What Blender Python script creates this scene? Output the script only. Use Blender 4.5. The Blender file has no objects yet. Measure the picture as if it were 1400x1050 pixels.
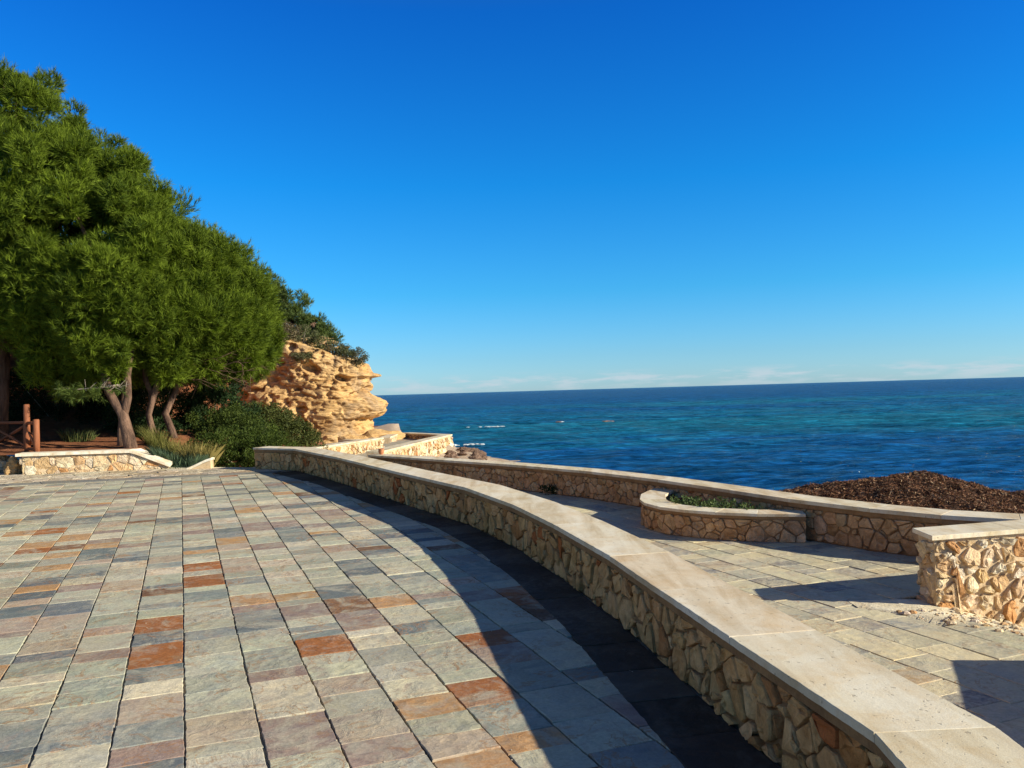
import bpy, math, random
import numpy as np
from mathutils import Vector, Matrix, noise
random.seed(7)
rng = np.random.default_rng(11)
scene = bpy.context.scene
COL = scene.collection

# ------------------------------------------------------------------ camera
FPX = 1133.0
PITCH = math.radians(0.5055)
ROLL = math.radians(1.6366)
cam_d = bpy.data.cameras.new('camera')
cam_d.sensor_width = 36.0
cam_d.lens = 36.0 * FPX / 1400.0
cam_d.clip_start = 0.05
cam_d.clip_end = 60000
cam = bpy.data.objects.new('camera', cam_d)
COL.objects.link(cam)
cam.matrix_world = (Matrix.Rotation(math.radians(90) + PITCH, 4, 'X') @ Matrix.Rotation(-ROLL, 4, 'Z'))
scene.camera = cam

# ------------------------------------------------------------------ world
SUN_AZ = math.radians(105.6)      # clockwise from +Y
SUN_EL = math.radians(23.2)
w = bpy.data.worlds.new('World')
scene.world = w
w.use_nodes = True
nt = w.node_tree
nt.nodes.clear()
def N(nt, typ, **kw):
    n = nt.nodes.new(typ)
    for k, v in kw.items():
        setattr(n, k, v)
    return n
out = N(nt, 'ShaderNodeOutputWorld')
bg = N(nt, 'ShaderNodeBackground')
sky = N(nt, 'ShaderNodeTexSky', sky_type='NISHITA')
sky.sun_disc = False
sky.sun_elevation = SUN_EL
sky.sun_rotation = SUN_AZ
sky.altitude = 0
sky.air_density = 1.0
sky.dust_density = 0.25
sky.ozone_density = 3.0
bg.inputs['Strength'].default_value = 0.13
tc = N(nt, 'ShaderNodeTexCoord')
# low cumulus far out over the sea
mp = N(nt, 'ShaderNodeMapping'); mp.inputs['Scale'].default_value = (19, 19, 120)
no = N(nt, 'ShaderNodeTexNoise'); no.inputs['Scale'].default_value = 1.0; no.inputs['Detail'].default_value = 6; no.inputs['Roughness'].default_value = .6
sep = N(nt, 'ShaderNodeSeparateXYZ')
band = N(nt, 'ShaderNodeValToRGB')
e = band.color_ramp.elements
e[0].position = 0.0; e[0].color = (.45, .45, .45, 1)
e[1].position = 1.0; e[1].color = (0, 0, 0, 1)
for p, v in ((.005, .6), (.011, .9), (.017, .6), (.023, .0)):
    k = e.new(p); k.color = (v, v, v, 1)
thr = N(nt, 'ShaderNodeMapRange'); thr.inputs['From Min'].default_value = .46; thr.inputs['From Max'].default_value = .62
mul = N(nt, 'ShaderNodeMath', operation='MULTIPLY')
mix = N(nt, 'ShaderNodeMixRGB'); mix.inputs['Color2'].default_value = (2.9, 3.25, 3.6, 1)
L = nt.links.new
L(tc.outputs['Generated'], mp.inputs['Vector']); L(mp.outputs[0], no.inputs['Vector'])
L(tc.outputs['Generated'], sep.inputs[0]); L(sep.outputs['Z'], band.inputs['Fac'])
L(no.outputs['Fac'], thr.inputs['Value']); L(thr.outputs[0], mul.inputs[0]); L(band.outputs['Color'], mul.inputs[1])
mul2 = N(nt, 'ShaderNodeMath', operation='MULTIPLY'); mul2.inputs[1].default_value = .75
L(mul.outputs[0], mul2.inputs[0])
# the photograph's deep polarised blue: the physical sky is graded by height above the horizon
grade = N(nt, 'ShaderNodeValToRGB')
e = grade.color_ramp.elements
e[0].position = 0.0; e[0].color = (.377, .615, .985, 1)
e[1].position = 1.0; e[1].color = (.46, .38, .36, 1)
for p, c_ in ((.04, (.285, .554, .87)), (.118, (.123, .54, .846)), (.242, (.037, .50, .908)), (.42, (.021, .373, .915)), (.62, (.26, .30, .42))):  # topmost stops, above the view, reddened to warm the fill in the shade
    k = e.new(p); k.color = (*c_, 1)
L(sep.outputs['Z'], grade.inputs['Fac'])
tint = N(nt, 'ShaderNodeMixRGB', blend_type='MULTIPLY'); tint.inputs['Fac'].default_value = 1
# sides of the sky out of view paled and reddened to warm the shade fill
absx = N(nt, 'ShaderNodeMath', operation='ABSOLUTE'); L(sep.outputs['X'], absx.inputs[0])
side_warm = N(nt, 'ShaderNodeMapRange', interpolation_type='SMOOTHSTEP'); side_warm.inputs['From Min'].default_value = .56; side_warm.inputs['From Max'].default_value = .95
L(absx.outputs[0], side_warm.inputs['Value'])
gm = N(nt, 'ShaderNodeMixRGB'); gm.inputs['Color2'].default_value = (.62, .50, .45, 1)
L(side_warm.outputs[0], gm.inputs['Fac']); L(grade.outputs['Color'], gm.inputs['Color1'])
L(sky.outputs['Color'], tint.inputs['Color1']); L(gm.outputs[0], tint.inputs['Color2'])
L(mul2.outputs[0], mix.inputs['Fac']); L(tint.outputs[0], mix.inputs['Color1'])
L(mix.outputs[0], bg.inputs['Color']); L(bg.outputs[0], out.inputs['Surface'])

# ------------------------------------------------------------------ sun
sd = bpy.data.lights.new('sun', 'SUN')
sd.energy = 5.0
sd.angle = math.radians(0.53)
sd.color = (1.0, .91, .72)
so = bpy.data.objects.new('sun', sd)
COL.objects.link(so)
S = Vector((math.sin(SUN_AZ) * math.cos(SUN_EL), math.cos(SUN_AZ) * math.cos(SUN_EL), math.sin(SUN_EL)))
so.rotation_euler = S.to_track_quat('Z', 'Y').to_euler()
so.location = (30, -10, 30)

scene.view_settings.view_transform = 'Standard'
scene.view_settings.look = 'None'
scene.view_settings.exposure = 0.68
scene.view_settings.gamma = 1.0
scene.view_settings.use_curve_mapping = False

# ------------------------------------------------------------------ helpers
def link(o, parent=None):
    COL.objects.link(o)
    if parent is not None:
        o.parent = parent
    return o

def tag(o, label=None, cat=None, group=None, kind=None):
    if label: o['label'] = label
    if cat: o['category'] = cat
    if group: o['group'] = group
    if kind: o['kind'] = kind
    return o

def empty(name, loc=(0, 0, 0)):
    o = bpy.data.objects.new(name, None)
    o.empty_display_size = .2
    link(o)
    return o

class MB:
    """verts + faces with a colour and a random number per face corner"""
    def __init__(s):
        s.v = []; s.f = []; s.c = []; s.r = []
    def add(s, verts, faces, col=(1, 1, 1), r=0.0):
        b = len(s.v)
        s.v += [tuple(p) for p in verts]
        for f in faces:
            s.f.append(tuple(i + b for i in f))
            s.c.append(col); s.r.append(r)
    def build(s, name, mat, parent=None, smooth=False):
        me = bpy.data.meshes.new(name)
        me.from_pydata(s.v, [], s.f)
        me.materials.append(mat)
        ca = me.attributes.new('tc', 'FLOAT_COLOR', 'FACE')
        arr = np.ones((len(s.f), 4), 'f'); arr[:, :3] = np.array(s.c, 'f')
        ca.data.foreach_set('color', arr.ravel())
        ra = me.attributes.new('tr', 'FLOAT', 'FACE')
        ra.data.foreach_set('value', np.array(s.r, 'f'))
        if smooth:
            me.polygons.foreach_set('use_smooth', [True] * len(s.f))
        me.update()
        o = bpy.data.objects.new(name, me)
        return link(o, parent)

def np_mesh(name, V, F, mat, parent=None, col=None, rnd=None, smooth=False):
    """V (n,3), F (m,k) all the same k"""
    me = bpy.data.meshes.new(name)
    m, k = F.shape
    me.vertices.add(len(V)); me.vertices.foreach_set('co', V.astype('f').ravel())
    me.loops.add(m * k); me.loops.foreach_set('vertex_index', F.astype('i').ravel())
    me.polygons.add(m)
    me.polygons.foreach_set('loop_start', np.arange(0, m * k, k, dtype='i'))
    me.polygons.foreach_set('loop_total', np.full(m, k, 'i'))
    me.materials.append(mat)
    if smooth:
        me.polygons.foreach_set('use_smooth', np.ones(m, bool))
    me.update(calc_edges=True)
    me.validate()
    if col is not None:
        a = me.attributes.new('tc', 'FLOAT_COLOR', 'FACE')
        c4 = np.ones((m, 4), 'f'); c4[:, :3] = col
        a.data.foreach_set('color', c4.ravel())
    if rnd is not None:
        a = me.attributes.new('tr', 'FLOAT', 'FACE')
        a.data.foreach_set('value', rnd.astype('f'))
    o = bpy.data.objects.new(name, me)
    return link(o, parent)

def sm(x, a=0.0, b=1.0):
    t = max(0.0, min(1.0, (x - a) / (b - a)))
    return t * t * (3 - 2 * t)

def lerp(a, b, t): return a + (b - a) * t

def interp(x, pts):
    if x <= pts[0][0]: return pts[0][1]
    for (a, va), (b, vb) in zip(pts, pts[1:]):
        if x <= b:
            return va + (vb - va) * (x - a) / (b - a)
    return pts[-1][1]

def tube(mb, pts, radii, seg=8, col=(1, 1, 1), r=0.0, cap=True, wob=0.0):
    rings = []
    V = []; F = []
    pts = [Vector(p) for p in pts]
    for i, p in enumerate(pts):
        d = (pts[min(i + 1, len(pts) - 1)] - pts[max(i - 1, 0)]).normalized()
        a = Vector((0, 0, 1)) if abs(d.z) < .9 else Vector((1, 0, 0))
        x = d.cross(a).normalized(); y = d.cross(x).normalized()
        for k in range(seg):
            t = 2 * math.pi * k / seg
            rr = radii[i] * (1 + random.uniform(-wob, wob))
            V.append(p + (x * math.cos(t) + y * math.sin(t)) * rr)
    for i in range(len(pts) - 1):
        for k in range(seg):
            a = i * seg + k; b = i * seg + (k + 1) % seg
            F.append((a, b, b + seg, a + seg))
    if cap:
        F.append(tuple(range(seg - 1, -1, -1)))
        F.append(tuple((len(pts) - 1) * seg + k for k in range(seg)))
    mb.add(V, F, col, r)

# ------------------------------------------------------------------ materials
def new_mat(name, rough=.8, spec=.3):
    m = bpy.data.materials.new(name)
    m.use_nodes = True
    n = m.node_tree
    b = n.nodes['Principled BSDF']
    b.inputs['Roughness'].default_value = rough
    b.inputs['Specular IOR Level'].default_value = spec
    return m, n, b

def noise_node(n, scale, detail=5, rough=.55, vec=None, dist=0.0, dim='3D'):
    t = N(n, 'ShaderNodeTexNoise', noise_dimensions=dim)
    t.inputs['Scale'].default_value = scale
    t.inputs['Detail'].default_value = detail
    t.inputs['Roughness'].default_value = rough
    t.inputs['Distortion'].default_value = dist
    if vec is not None: n.links.new(vec, t.inputs['Vector'])
    return t

def mapr(n, src, a, b, c=0.0, d=1.0):
    t = N(n, 'ShaderNodeMapRange')
    t.inputs['From Min'].default_value = a; t.inputs['From Max'].default_value = b
    t.inputs['To Min'].default_value = c; t.inputs['To Max'].default_value = d
    n.links.new(src, t.inputs['Value'])
    return t.outputs[0]

def mixc(n, fac, a, b, mode='MIX'):
    t = N(n, 'ShaderNodeMixRGB', blend_type=mode)
    for s, i in ((fac, 'Fac'), (a, 'Color1'), (b, 'Color2')):
        if isinstance(s, (int, float)): t.inputs[i].default_value = s
        elif isinstance(s, tuple): t.inputs[i].default_value = (*s, 1) if len(s) == 3 else s
        else: n.links.new(s, t.inputs[i])
    return t.outputs[0]

def mth(n, op, a, b=None, clamp=False):
    t = N(n, 'ShaderNodeMath', operation=op); t.use_clamp = clamp
    for i, s in enumerate((a, b)):
        if s is None: continue
        if isinstance(s, (int, float)): t.inputs[i].default_value = s
        else: n.links.new(s, t.inputs[i])
    return t.outputs[0]

def bump(n, bsdf, h, strength, dist, prev=None):
    t = N(n, 'ShaderNodeBump')
    t.inputs['Strength'].default_value = strength; t.inputs['Distance'].default_value = dist
    n.links.new(h, t.inputs['Height'])
    if prev is not None: n.links.new(prev, t.inputs['Normal'])
    n.links.new(t.outputs[0], bsdf.inputs['Normal'])
    return t.outputs[0]

def attr(n, name):
    t = N(n, 'ShaderNodeAttribute', attribute_name=name)
    return t

def pos_rand(n, amount=37.0):
    """object position shifted by the piece's own random number, so veins do not run on from one piece to the next"""
    g = N(n, 'ShaderNodeNewGeometry')
    a = attr(n, 'tr')
    m = N(n, 'ShaderNodeVectorMath', operation='SCALE'); m.inputs[0].default_value = (1, .37, .71)
    s = mth(n, 'MULTIPLY', a.outputs['Fac'], amount)
    n.links.new(s, m.inputs['Scale'])
    ad = N(n, 'ShaderNodeVectorMath', operation='ADD')
    n.links.new(g.outputs['Position'], ad.inputs[0]); n.links.new(m.outputs[0], ad.inputs[1])
    return ad.outputs[0], a.outputs['Fac'], g

def slate_material(name, sandy=0.0, stains=1.0):
    m, n, b = new_mat(name, .7, .14)
    P, R, g = pos_rand(n)
    base = attr(n, 'tc').outputs['Color']
    # broad clouds of tone inside each slab
    n1 = noise_node(n, 5, 5, .6, P, 1.2)
    c = mixc(n, mapr(n, n1.outputs['Fac'], .35, .7), base, mixc(n, 1.0, base, (1.28, 1.2, 1.02), 'MULTIPLY'))
    n1b = noise_node(n, 3.2, 4, .6, P, 2.5)
    c = mixc(n, mapr(n, n1b.outputs['Fac'], .53, .7, 0, .55), c, mixc(n, 1.0, c, (.62, .66, .72), 'MULTIPLY'))
    n1c = noise_node(n, 2.6, 5, .65, P, 1.4)
    c = mixc(n, mapr(n, n1c.outputs['Fac'], .49, .63, 0, .7 * stains), c, (.45, .42, .32))
    n1d = noise_node(n, 4.4, 6, .7, P, 2.0)
    c = mixc(n, mapr(n, n1d.outputs['Fac'], .54, .66, 0, .6 * stains), c, (.36, .27, .21))
    # rust stains, rings of iron
    n2 = noise_node(n, 2.4, 6, .62, P, 1.6)
    ring = mth(n, 'ABSOLUTE', mth(n, 'SUBTRACT', n2.outputs['Fac'], .55))
    ringm = mth(n, 'MULTIPLY', mapr(n, ring, .0, .022, 1, 0), mapr(n, noise_node(n, 1.3, 2, .5, P).outputs['Fac'], .42, .56))
    c = mixc(n, mth(n, 'MULTIPLY', ringm, .7 * stains), c, (.36, .17, .06))
    blot = mapr(n, n2.outputs['Fac'], .605, .70, 0, .75 * stains)
    c = mixc(n, blot, c, (.34, .19, .09))
    # tread stains that run on across the joints
    n8 = noise_node(n, .8, 6, .68, g.outputs['Position'], .8)
    c = mixc(n, mapr(n, n8.outputs['Fac'], .48, .66, 0, .42), c, mixc(n, 1.0, c, (.70, .66, .60), 'MULTIPLY'))
    # fine grain
    n3 = noise_node(n, 60, 4, .7, P)
    c = mixc(n, .55, c, mixc(n, mapr(n, n3.outputs['Fac'], .3, .7), (.62, .62, .62), (1.3, 1.3, 1.3)), 'MULTIPLY')
    # pale lime dust in patches
    n4 = noise_node(n, 1.1, 6, .7, g.outputs['Position'], .6)
    n5 = noise_node(n, 22, 5, .75, g.outputs['Position'])
    dust = mth(n, 'MULTIPLY', mapr(n, n4.outputs['Fac'], .45 - .15 * sandy, .72), mapr(n, n5.outputs['Fac'], .45, .62))
    c = mixc(n, mth(n, 'MULTIPLY', dust, (.45 + .35 * sandy) * (.35 + .65 * stains)), c, (.56, .50, .39))
    if sandy:
        n6 = noise_node(n, 2.1, 6, .72, g.outputs['Position'], 1.1)
        c = mixc(n, mapr(n, n6.outputs['Fac'], .44, .62, 0, .5), c, (.62, .54, .34))
        c = mixc(n, mapr(n, noise_node(n, 14, 6, .75, g.outputs['Position'], .5).outputs['Fac'], .5, .66, 0, .5), c, (.68, .61, .42))
    n.links.new(c, b.inputs['Base Color'])
    rr = mapr(n, n3.outputs['Fac'], .3, .7, .55, .85)
    n.links.new(rr, b.inputs['Roughness'])
    # riven surface
    mp = N(n, 'ShaderNodeMapping'); n.links.new(P, mp.inputs['Vector']); mp.inputs['Scale'].default_value = (1, 1, .2)
    hb = noise_node(n, 7, 7, .62, mp.outputs[0], 1.0)
    hamp = mapr(n, noise_node(n, .9, 1, .5, P).outputs['Fac'], .35, .65, .25, 1.0)
    p = bump(n, b, mth(n, 'MULTIPLY', hb.outputs['Fac'], hamp), .7, .018)
    hv = N(n, 'ShaderNodeTexVoronoi'); hv.feature = 'F1'; hv.inputs['Scale'].default_value = 14; n.links.new(mp.outputs[0], hv.inputs['Vector'])
    amp = mapr(n, noise_node(n, 2.3, 2, .5, P).outputs['Fac'], .45, .65)
    p = bump(n, b, mth(n, 'MULTIPLY', hv.outputs['Distance'], amp), .5, .012, p)
    bump(n, b, n3.outputs['Fac'], .45, .004, p)
    return m

def stone_material(name, grain=1.0, fine=1.0):
    m, n, b = new_mat(name, .85, .2)
    P, R, g = pos_rand(n)
    base = attr(n, 'tc').outputs['Color']
    n1 = noise_node(n, 9, 6, .65, P, .5)
    c = mixc(n, mapr(n, n1.outputs['Fac'], .35, .68), mixc(n, 1.0, base, (.66, .58, .50), 'MULTIPLY'), mixc(n, 1.0, base, (1.1, 1.1, 1.12), 'MULTIPLY'))
    n2 = noise_node(n, 55, 4, .7, P)
    c = mixc(n, .45, c, mixc(n, mapr(n, n2.outputs['Fac'], .3, .7), (.6, .58, .55), (1.25, 1.25, 1.25)), 'MULTIPLY')
    st = noise_node(n, 3.0, 5, .6, P, .8)
    c = mixc(n, mapr(n, st.outputs['Fac'], .58, .72, 0, .5), c, (.38, .2, .09))
    n.links.new(c, b.inputs['Base Color'])
    p = bump(n, b, n1.outputs['Fac'], .9 * grain, .03)
    bump(n, b, n2.outputs['Fac'], .6 * grain, .006 * fine, p)
    return m

def plain_material(name, c1, c2, scale=6, rough=.85, bscale=40, bstr=.5, bdist=.01, spots=None, spec=.2, stretch=None):
    m, n, b = new_mat(name, rough, spec)
    g = N(n, 'ShaderNodeNewGeometry')
    v = g.outputs['Position']
    if stretch:
        mp = N(n, 'ShaderNodeMapping'); mp.inputs['Scale'].default_value = stretch
        n.links.new(v, mp.inputs['Vector']); v = mp.outputs[0]
    n1 = noise_node(n, scale, 7, .65, v, .4)
    c = mixc(n, mapr(n, n1.outputs['Fac'], .33, .68), c1, c2)
    n2 = noise_node(n, bscale, 5, .7, v)
    c = mixc(n, .5, c, mixc(n, mapr(n, n2.outputs['Fac'], .3, .7), (.68, .68, .68), (1.25, 1.25, 1.25)), 'MULTIPLY')
    if spots:
        n3 = noise_node(n, scale * .45, 6, .7, v, 1.0)
        c = mixc(n, mapr(n, n3.outputs['Fac'], .54, .66, 0, .75), c, spots)
    n.links.new(c, b.inputs['Base Color'])
    p = bump(n, b, n1.outputs['Fac'], bstr, bdist * 3)
    bump(n, b, n2.outputs['Fac'], bstr, bdist, p)
    return m

def leaf_material(name, trans=.25, rough=.5):
    m, n, b = new_mat(name, rough + .15, .12)
    base = attr(n, 'tc').outputs['Color']
    n.links.new(base, b.inputs['Base Color'])
    tr = N(n, 'ShaderNodeBsdfTranslucent'); n.links.new(mixc(n, 1.0, base, (1.25, 1.3, .6), 'MULTIPLY'), tr.inputs['Color'])
    mx = N(n, 'ShaderNodeMixShader'); mx.inputs['Fac'].default_value = trans
    o = n.nodes['Material Output']
    n.links.new(b.outputs[0], mx.inputs[1]); n.links.new(tr.outputs[0], mx.inputs[2]); n.links.new(mx.outputs[0], o.inputs['Surface'])
    return m

M_slate = slate_material('slate')
M_slate2 = slate_material('slate_sandy', 1.0)
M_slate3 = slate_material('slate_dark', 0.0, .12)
M_stone = stone_material('limestone_rubble')
M_rough = stone_material('limestone_rough', 1.6, 1.5)
M_mortar = plain_material('mortar', (.21, .12, .055), (.36, .215, .10), 5, bscale=60, bdist=.006)
M_mortar_pale = plain_material('mortar_pale', (.50, .36, .20), (.66, .52, .34), 7, bscale=60, bdist=.008)
M_grout = plain_material('grout', (.22, .19, .14), (.50, .45, .34), 6, bscale=90, bdist=.004)
M_grout_dark = plain_material('grout_dark', (.10, .09, .07), (.42, .38, .29), 2.5, bscale=90, bdist=.004)
M_paleground = plain_material('pale_ground', (.60, .51, .34), (.78, .71, .53), 5, bscale=30, bdist=.015, spots=(.52, .42, .27))
M_soil = plain_material('needle_litter', (.15, .055, .025), (.32, .13, .06), 3, bscale=60, bdist=.02, bstr=.9)
M_beach = plain_material('pebbles', (.30, .22, .15), (.50, .40, .30), 4, bscale=25, bdist=.03, bstr=.9)
M_bark = plain_material('pine_bark', (.05, .03, .022), (.23, .14, .095), 6, bscale=35, bdist=.02, bstr=1.0, stretch=(1, 1, .35))
M_twig = plain_material('grey_twig', (.22, .18, .14), (.34, .29, .24), 9)
M_wood = plain_material('stained_timber', (.20, .068, .03), (.32, .12, .055), 5, bscale=70, bdist=.004, stretch=(6, 6, .8), rough=.6)
M_clay = plain_material('terracotta', (.42, .17, .08), (.52, .24, .12), 8)
M_needle = leaf_material('pine_needles', .2)
M_leaf = leaf_material('shrub_leaves', .18)
M_weed = leaf_material('dry_seaweed', .05, .6)
M_rockdark = plain_material('shore_rock', (.10, .06, .045), (.30, .20, .14), 2.5, bscale=18, bdist=.05, bstr=1.0)

def travertine():
    m, n, b = new_mat('travertine_coping', .7, .14)
    P, R, g = pos_rand(n, 1.5)
    base = attr(n, 'tc').outputs['Color']
    mp = N(n, 'ShaderNodeMapping'); mp.inputs['Rotation'].default_value = (0, 0, 1.15); mp.inputs['Scale'].default_value = (4.2, .7, 2)
    n.links.new(P, mp.inputs['Vector'])
    n1 = noise_node(n, 1.6, 6, .6, mp.outputs[0], .7)
    c = mixc(n, mapr(n, n1.outputs['Fac'], .42, .62), base, mixc(n, 1.0, base, (.78, .72, .63), 'MULTIPLY'))
    bandn = noise_node(n, .55, 3, .5, mp.outputs[0], .5)
    c = mixc(n, mapr(n, bandn.outputs['Fac'], .5, .6, 0, .5), c, (.80, .76, .64))
    n2 = noise_node(n, 5, 6, .7, P, .4)
    c = mixc(n, mapr(n, n2.outputs['Fac'], .45, .68, 0, .7), c, mixc(n, 1.0, c, (.90, .76, .58), 'MULTIPLY'))
    n7 = noise_node(n, 1.3, 5, .7, g.outputs['Position'], .8)
    c = mixc(n, mapr(n, n7.outputs['Fac'], .48, .66, 0, .5), c, mixc(n, 1.0, c, (.78, .76, .70), 'MULTIPLY'))
    n3 = noise_node(n, 120, 3, .7, P)
    c = mixc(n, .35, c, mixc(n, mapr(n, n3.outputs['Fac'], .3, .7), (.75, .73, .7), (1.15, 1.15, 1.15)), 'MULTIPLY')
    pit = mapr(n, noise_node(n, 38, 2, .5, P).outputs['Fac'], .66, .72)
    c = mixc(n, mth(n, 'MULTIPLY', pit, .55), c, (.22, .18, .13))
    n.links.new(c, b.inputs['Base Color'])
    p = bump(n, b, n2.outputs['Fac'], .35, .006)
    bump(n, b, mth(n, 'SUBTRACT', n3.outputs['Fac'], pit), .4, .002, p)
    return m
M_trav = travertine()

def cliff_material():
    m, n, b = new_mat('sandstone', .9, .15)
    g = N(n, 'ShaderNodeNewGeometry')
    v = g.outputs['Position']
    mp = N(n, 'ShaderNodeMapping'); mp.inputs['Scale'].default_value = (.5, .5, 2.4); n.links.new(v, mp.inputs['Vector'])
    n1 = noise_node(n, .9, 8, .68, mp.outputs[0], .8)
    c = mixc(n, mapr(n, n1.outputs['Fac'], .35, .66), (.58, .35, .14), (.76, .52, .24))
    n2 = noise_node(n, .5, 6, .62, v, 1.0)
    c = mixc(n, mapr(n, n2.outputs['Fac'], .50, .64, 0, .75), c, (.42, .31, .20))
    n3 = noise_node(n, 7, 7, .7, mp.outputs[0])
    c = mixc(n, .5, c, mixc(n, mapr(n, n3.outputs['Fac'], .32, .68), (.5, .46, .42), (1.25, 1.25, 1.25)), 'MULTIPLY')
    mpl = N(n, 'ShaderNodeMapping'); mpl.inputs['Scale'].default_value = (.35, .35, 7); n.links.new(v, mpl.inputs['Vector'])
    nl = noise_node(n, 1.0, 5, .65, mpl.outputs[0], .5)
    c = mixc(n, mapr(n, nl.outputs['Fac'], .50, .60, 0, .5), c, mixc(n, 1.0, c, (.62, .55, .48), 'MULTIPLY'))
    n.links.new(c, b.inputs['Base Color'])
    p = bump(n, b, n1.outputs['Fac'], .8, .35)
    bump(n, b, n3.outputs['Fac'], .9, .07, p)
    return m
M_cliff = cliff_material()

def sea_material():
    m, n, b = new_mat('sea_water', .10, .2)
    b.inputs['IOR'].default_value = 1.33
    g = N(n, 'ShaderNodeNewGeometry')
    v = g.outputs['Position']
    mp = N(n, 'ShaderNodeMapping'); mp.inputs['Scale'].default_value = (.010, .022, 1); n.links.new(v, mp.inputs['Vector'])
    n1 = noise_node(n, 1.0, 5, .6, mp.outputs[0], .7)
    sp = N(n, 'ShaderNodeSeparateXYZ'); n.links.new(v, sp.inputs[0])
    near = mapr(n, sp.outputs['Y'], 60, 230, 1, 0)
    f = mth(n, 'MULTIPLY', mapr(n, n1.outputs['Fac'], .42, .60), mapr(n, near, 0, .5))
    c = mixc(n, f, (.003, .052, .160), (.005, .105, .165))
    mp2 = N(n, 'ShaderNodeMapping'); mp2.inputs['Scale'].default_value = (.045, .10, 1); n.links.new(v, mp2.inputs['Vector'])
    n2 = noise_node(n, 1.0, 5, .65, mp2.outputs[0], .5)
    weed = mth(n, 'MULTIPLY', mapr(n, n2.outputs['Fac'], .52, .62), mapr(n, sp.outputs['Y'], 60, 160, .5, 0))
    c = mixc(n, weed, c, (.004, .045, .095))
    # light and dark of the far chop's facets, painted into the water colour
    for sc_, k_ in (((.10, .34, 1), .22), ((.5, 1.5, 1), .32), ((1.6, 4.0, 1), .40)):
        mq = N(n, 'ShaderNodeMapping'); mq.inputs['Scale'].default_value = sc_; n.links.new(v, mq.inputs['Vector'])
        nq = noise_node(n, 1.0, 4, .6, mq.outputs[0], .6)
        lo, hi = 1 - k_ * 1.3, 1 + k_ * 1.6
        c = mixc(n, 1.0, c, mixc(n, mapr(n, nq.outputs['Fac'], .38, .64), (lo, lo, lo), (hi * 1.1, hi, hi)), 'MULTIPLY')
    dif = N(n, 'ShaderNodeBsdfDiffuse'); n.links.new(c, dif.inputs['Color'])
    gl = N(n, 'ShaderNodeBsdfGlossy'); gl.inputs['Roughness'].default_value = .12
    fr = N(n, 'ShaderNodeFresnel'); fr.inputs['IOR'].default_value = 1.33
    mxs = N(n, 'ShaderNodeMixShader')
    n.links.new(mth(n, 'MULTIPLY', fr.outputs[0], .62), mxs.inputs['Fac'])
    n.links.new(dif.outputs[0], mxs.inputs[1]); n.links.new(gl.outputs[0], mxs.inputs[2])
    n.links.new(mxs.outputs[0], n.nodes['Material Output'].inputs['Surface'])
    mp3 = N(n, 'ShaderNodeMapping'); mp3.inputs['Scale'].default_value = (.8, 1.5, 1); n.links.new(v, mp3.inputs['Vector'])
    n3 = noise_node(n, 1.3, 5, .6, mp3.outputs[0], .3)
    p = bump(n, b, n3.outputs['Fac'], 1.0, .35)
    n4 = noise_node(n, .16, 6, .62, mp3.outputs[0], .3)
    q = bump(n, b, n4.outputs['Fac'], 1.0, 1.6, p)
    for t_ in (gl, fr): n.links.new(q, t_.inputs['Normal'])
    return m
M_sea = sea_material()
M_foam = plain_material('foam', (.40, .48, .52), (.60, .66, .70), 3, bscale=12)

# ------------------------------------------------------------------ places
UX, UY = math.sin(math.radians(-21.8)), math.cos(math.radians(-21.8))   # direction of the long joints
NX, NY = UY, -UX                                                        # across the joints
SL = 0.01019
def terr(x, y): return -1.6 + SL * (UX * x + UY * y)
WALK = -2.0
def walk(x, y): return WALK

MAIN_L = [(-5.28, 16.78), (-4.31, 16.22), (-2.98, 13.95), (-1.5, 11.15), (-.57, 9.45), (-.03, 8.03), (.31, 6.84), (.62, 5.55), (.79, 4.62), (.95, 3.76), (1.15, 2.72), (1.09, 1.6), (1.0, .5), (.95, -1.5)]
MAIN_R = [(-5.06, 17.14), (-3.98, 16.52), (-2.60, 14.13), (-1.14, 11.36), (-.17, 9.62), (.38, 8.17), (.73, 6.95), (1.04, 5.64), (1.21, 4.70), (1.37, 3.83), (1.565, 2.74), (1.51, 1.58), (1.42, .48), (1.37, -1.5)]
SEA_N = [(-3.7, 20.95), (-2.46, 19.6), (-1.34, 18.37), (-.05, 16.97), (1.3, 15.22), (2.32, 13.47), (3.07, 11.87), (3.55, 10.80), (4.17, 9.78), (4.69, 9.16), (5.3, 8.72), (6.9, 7.9), (8.8, 7.2)]

# --- polygon tools (2-D, convex)
def clip_half(poly, px, py, nx, ny):
    """keep the side where (p-P).n <= 0"""
    outp = []
    k = len(poly)
    for i in range(k):
        a = poly[i]; b = poly[(i + 1) % k]
        da = (a[0] - px) * nx + (a[1] - py) * ny
        db = (b[0] - px) * nx + (b[1] - py) * ny
        if da <= 0: outp.append(a)
        if (da < 0 < db) or (db < 0 < da):
            t = da / (da - db)
            outp.append((a[0] + (b[0] - a[0]) * t, a[1] + (b[1] - a[1]) * t))
    return outp

def area(poly):
    return .5 * sum(poly[i][0] * poly[(i + 1) % len(poly)][1] - poly[(i + 1) % len(poly)][0] * poly[i][1] for i in range(len(poly)))

def centroid(poly):
    return (sum(p[0] for p in poly) / len(poly), sum(p[1] for p in poly) / len(poly))

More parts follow.
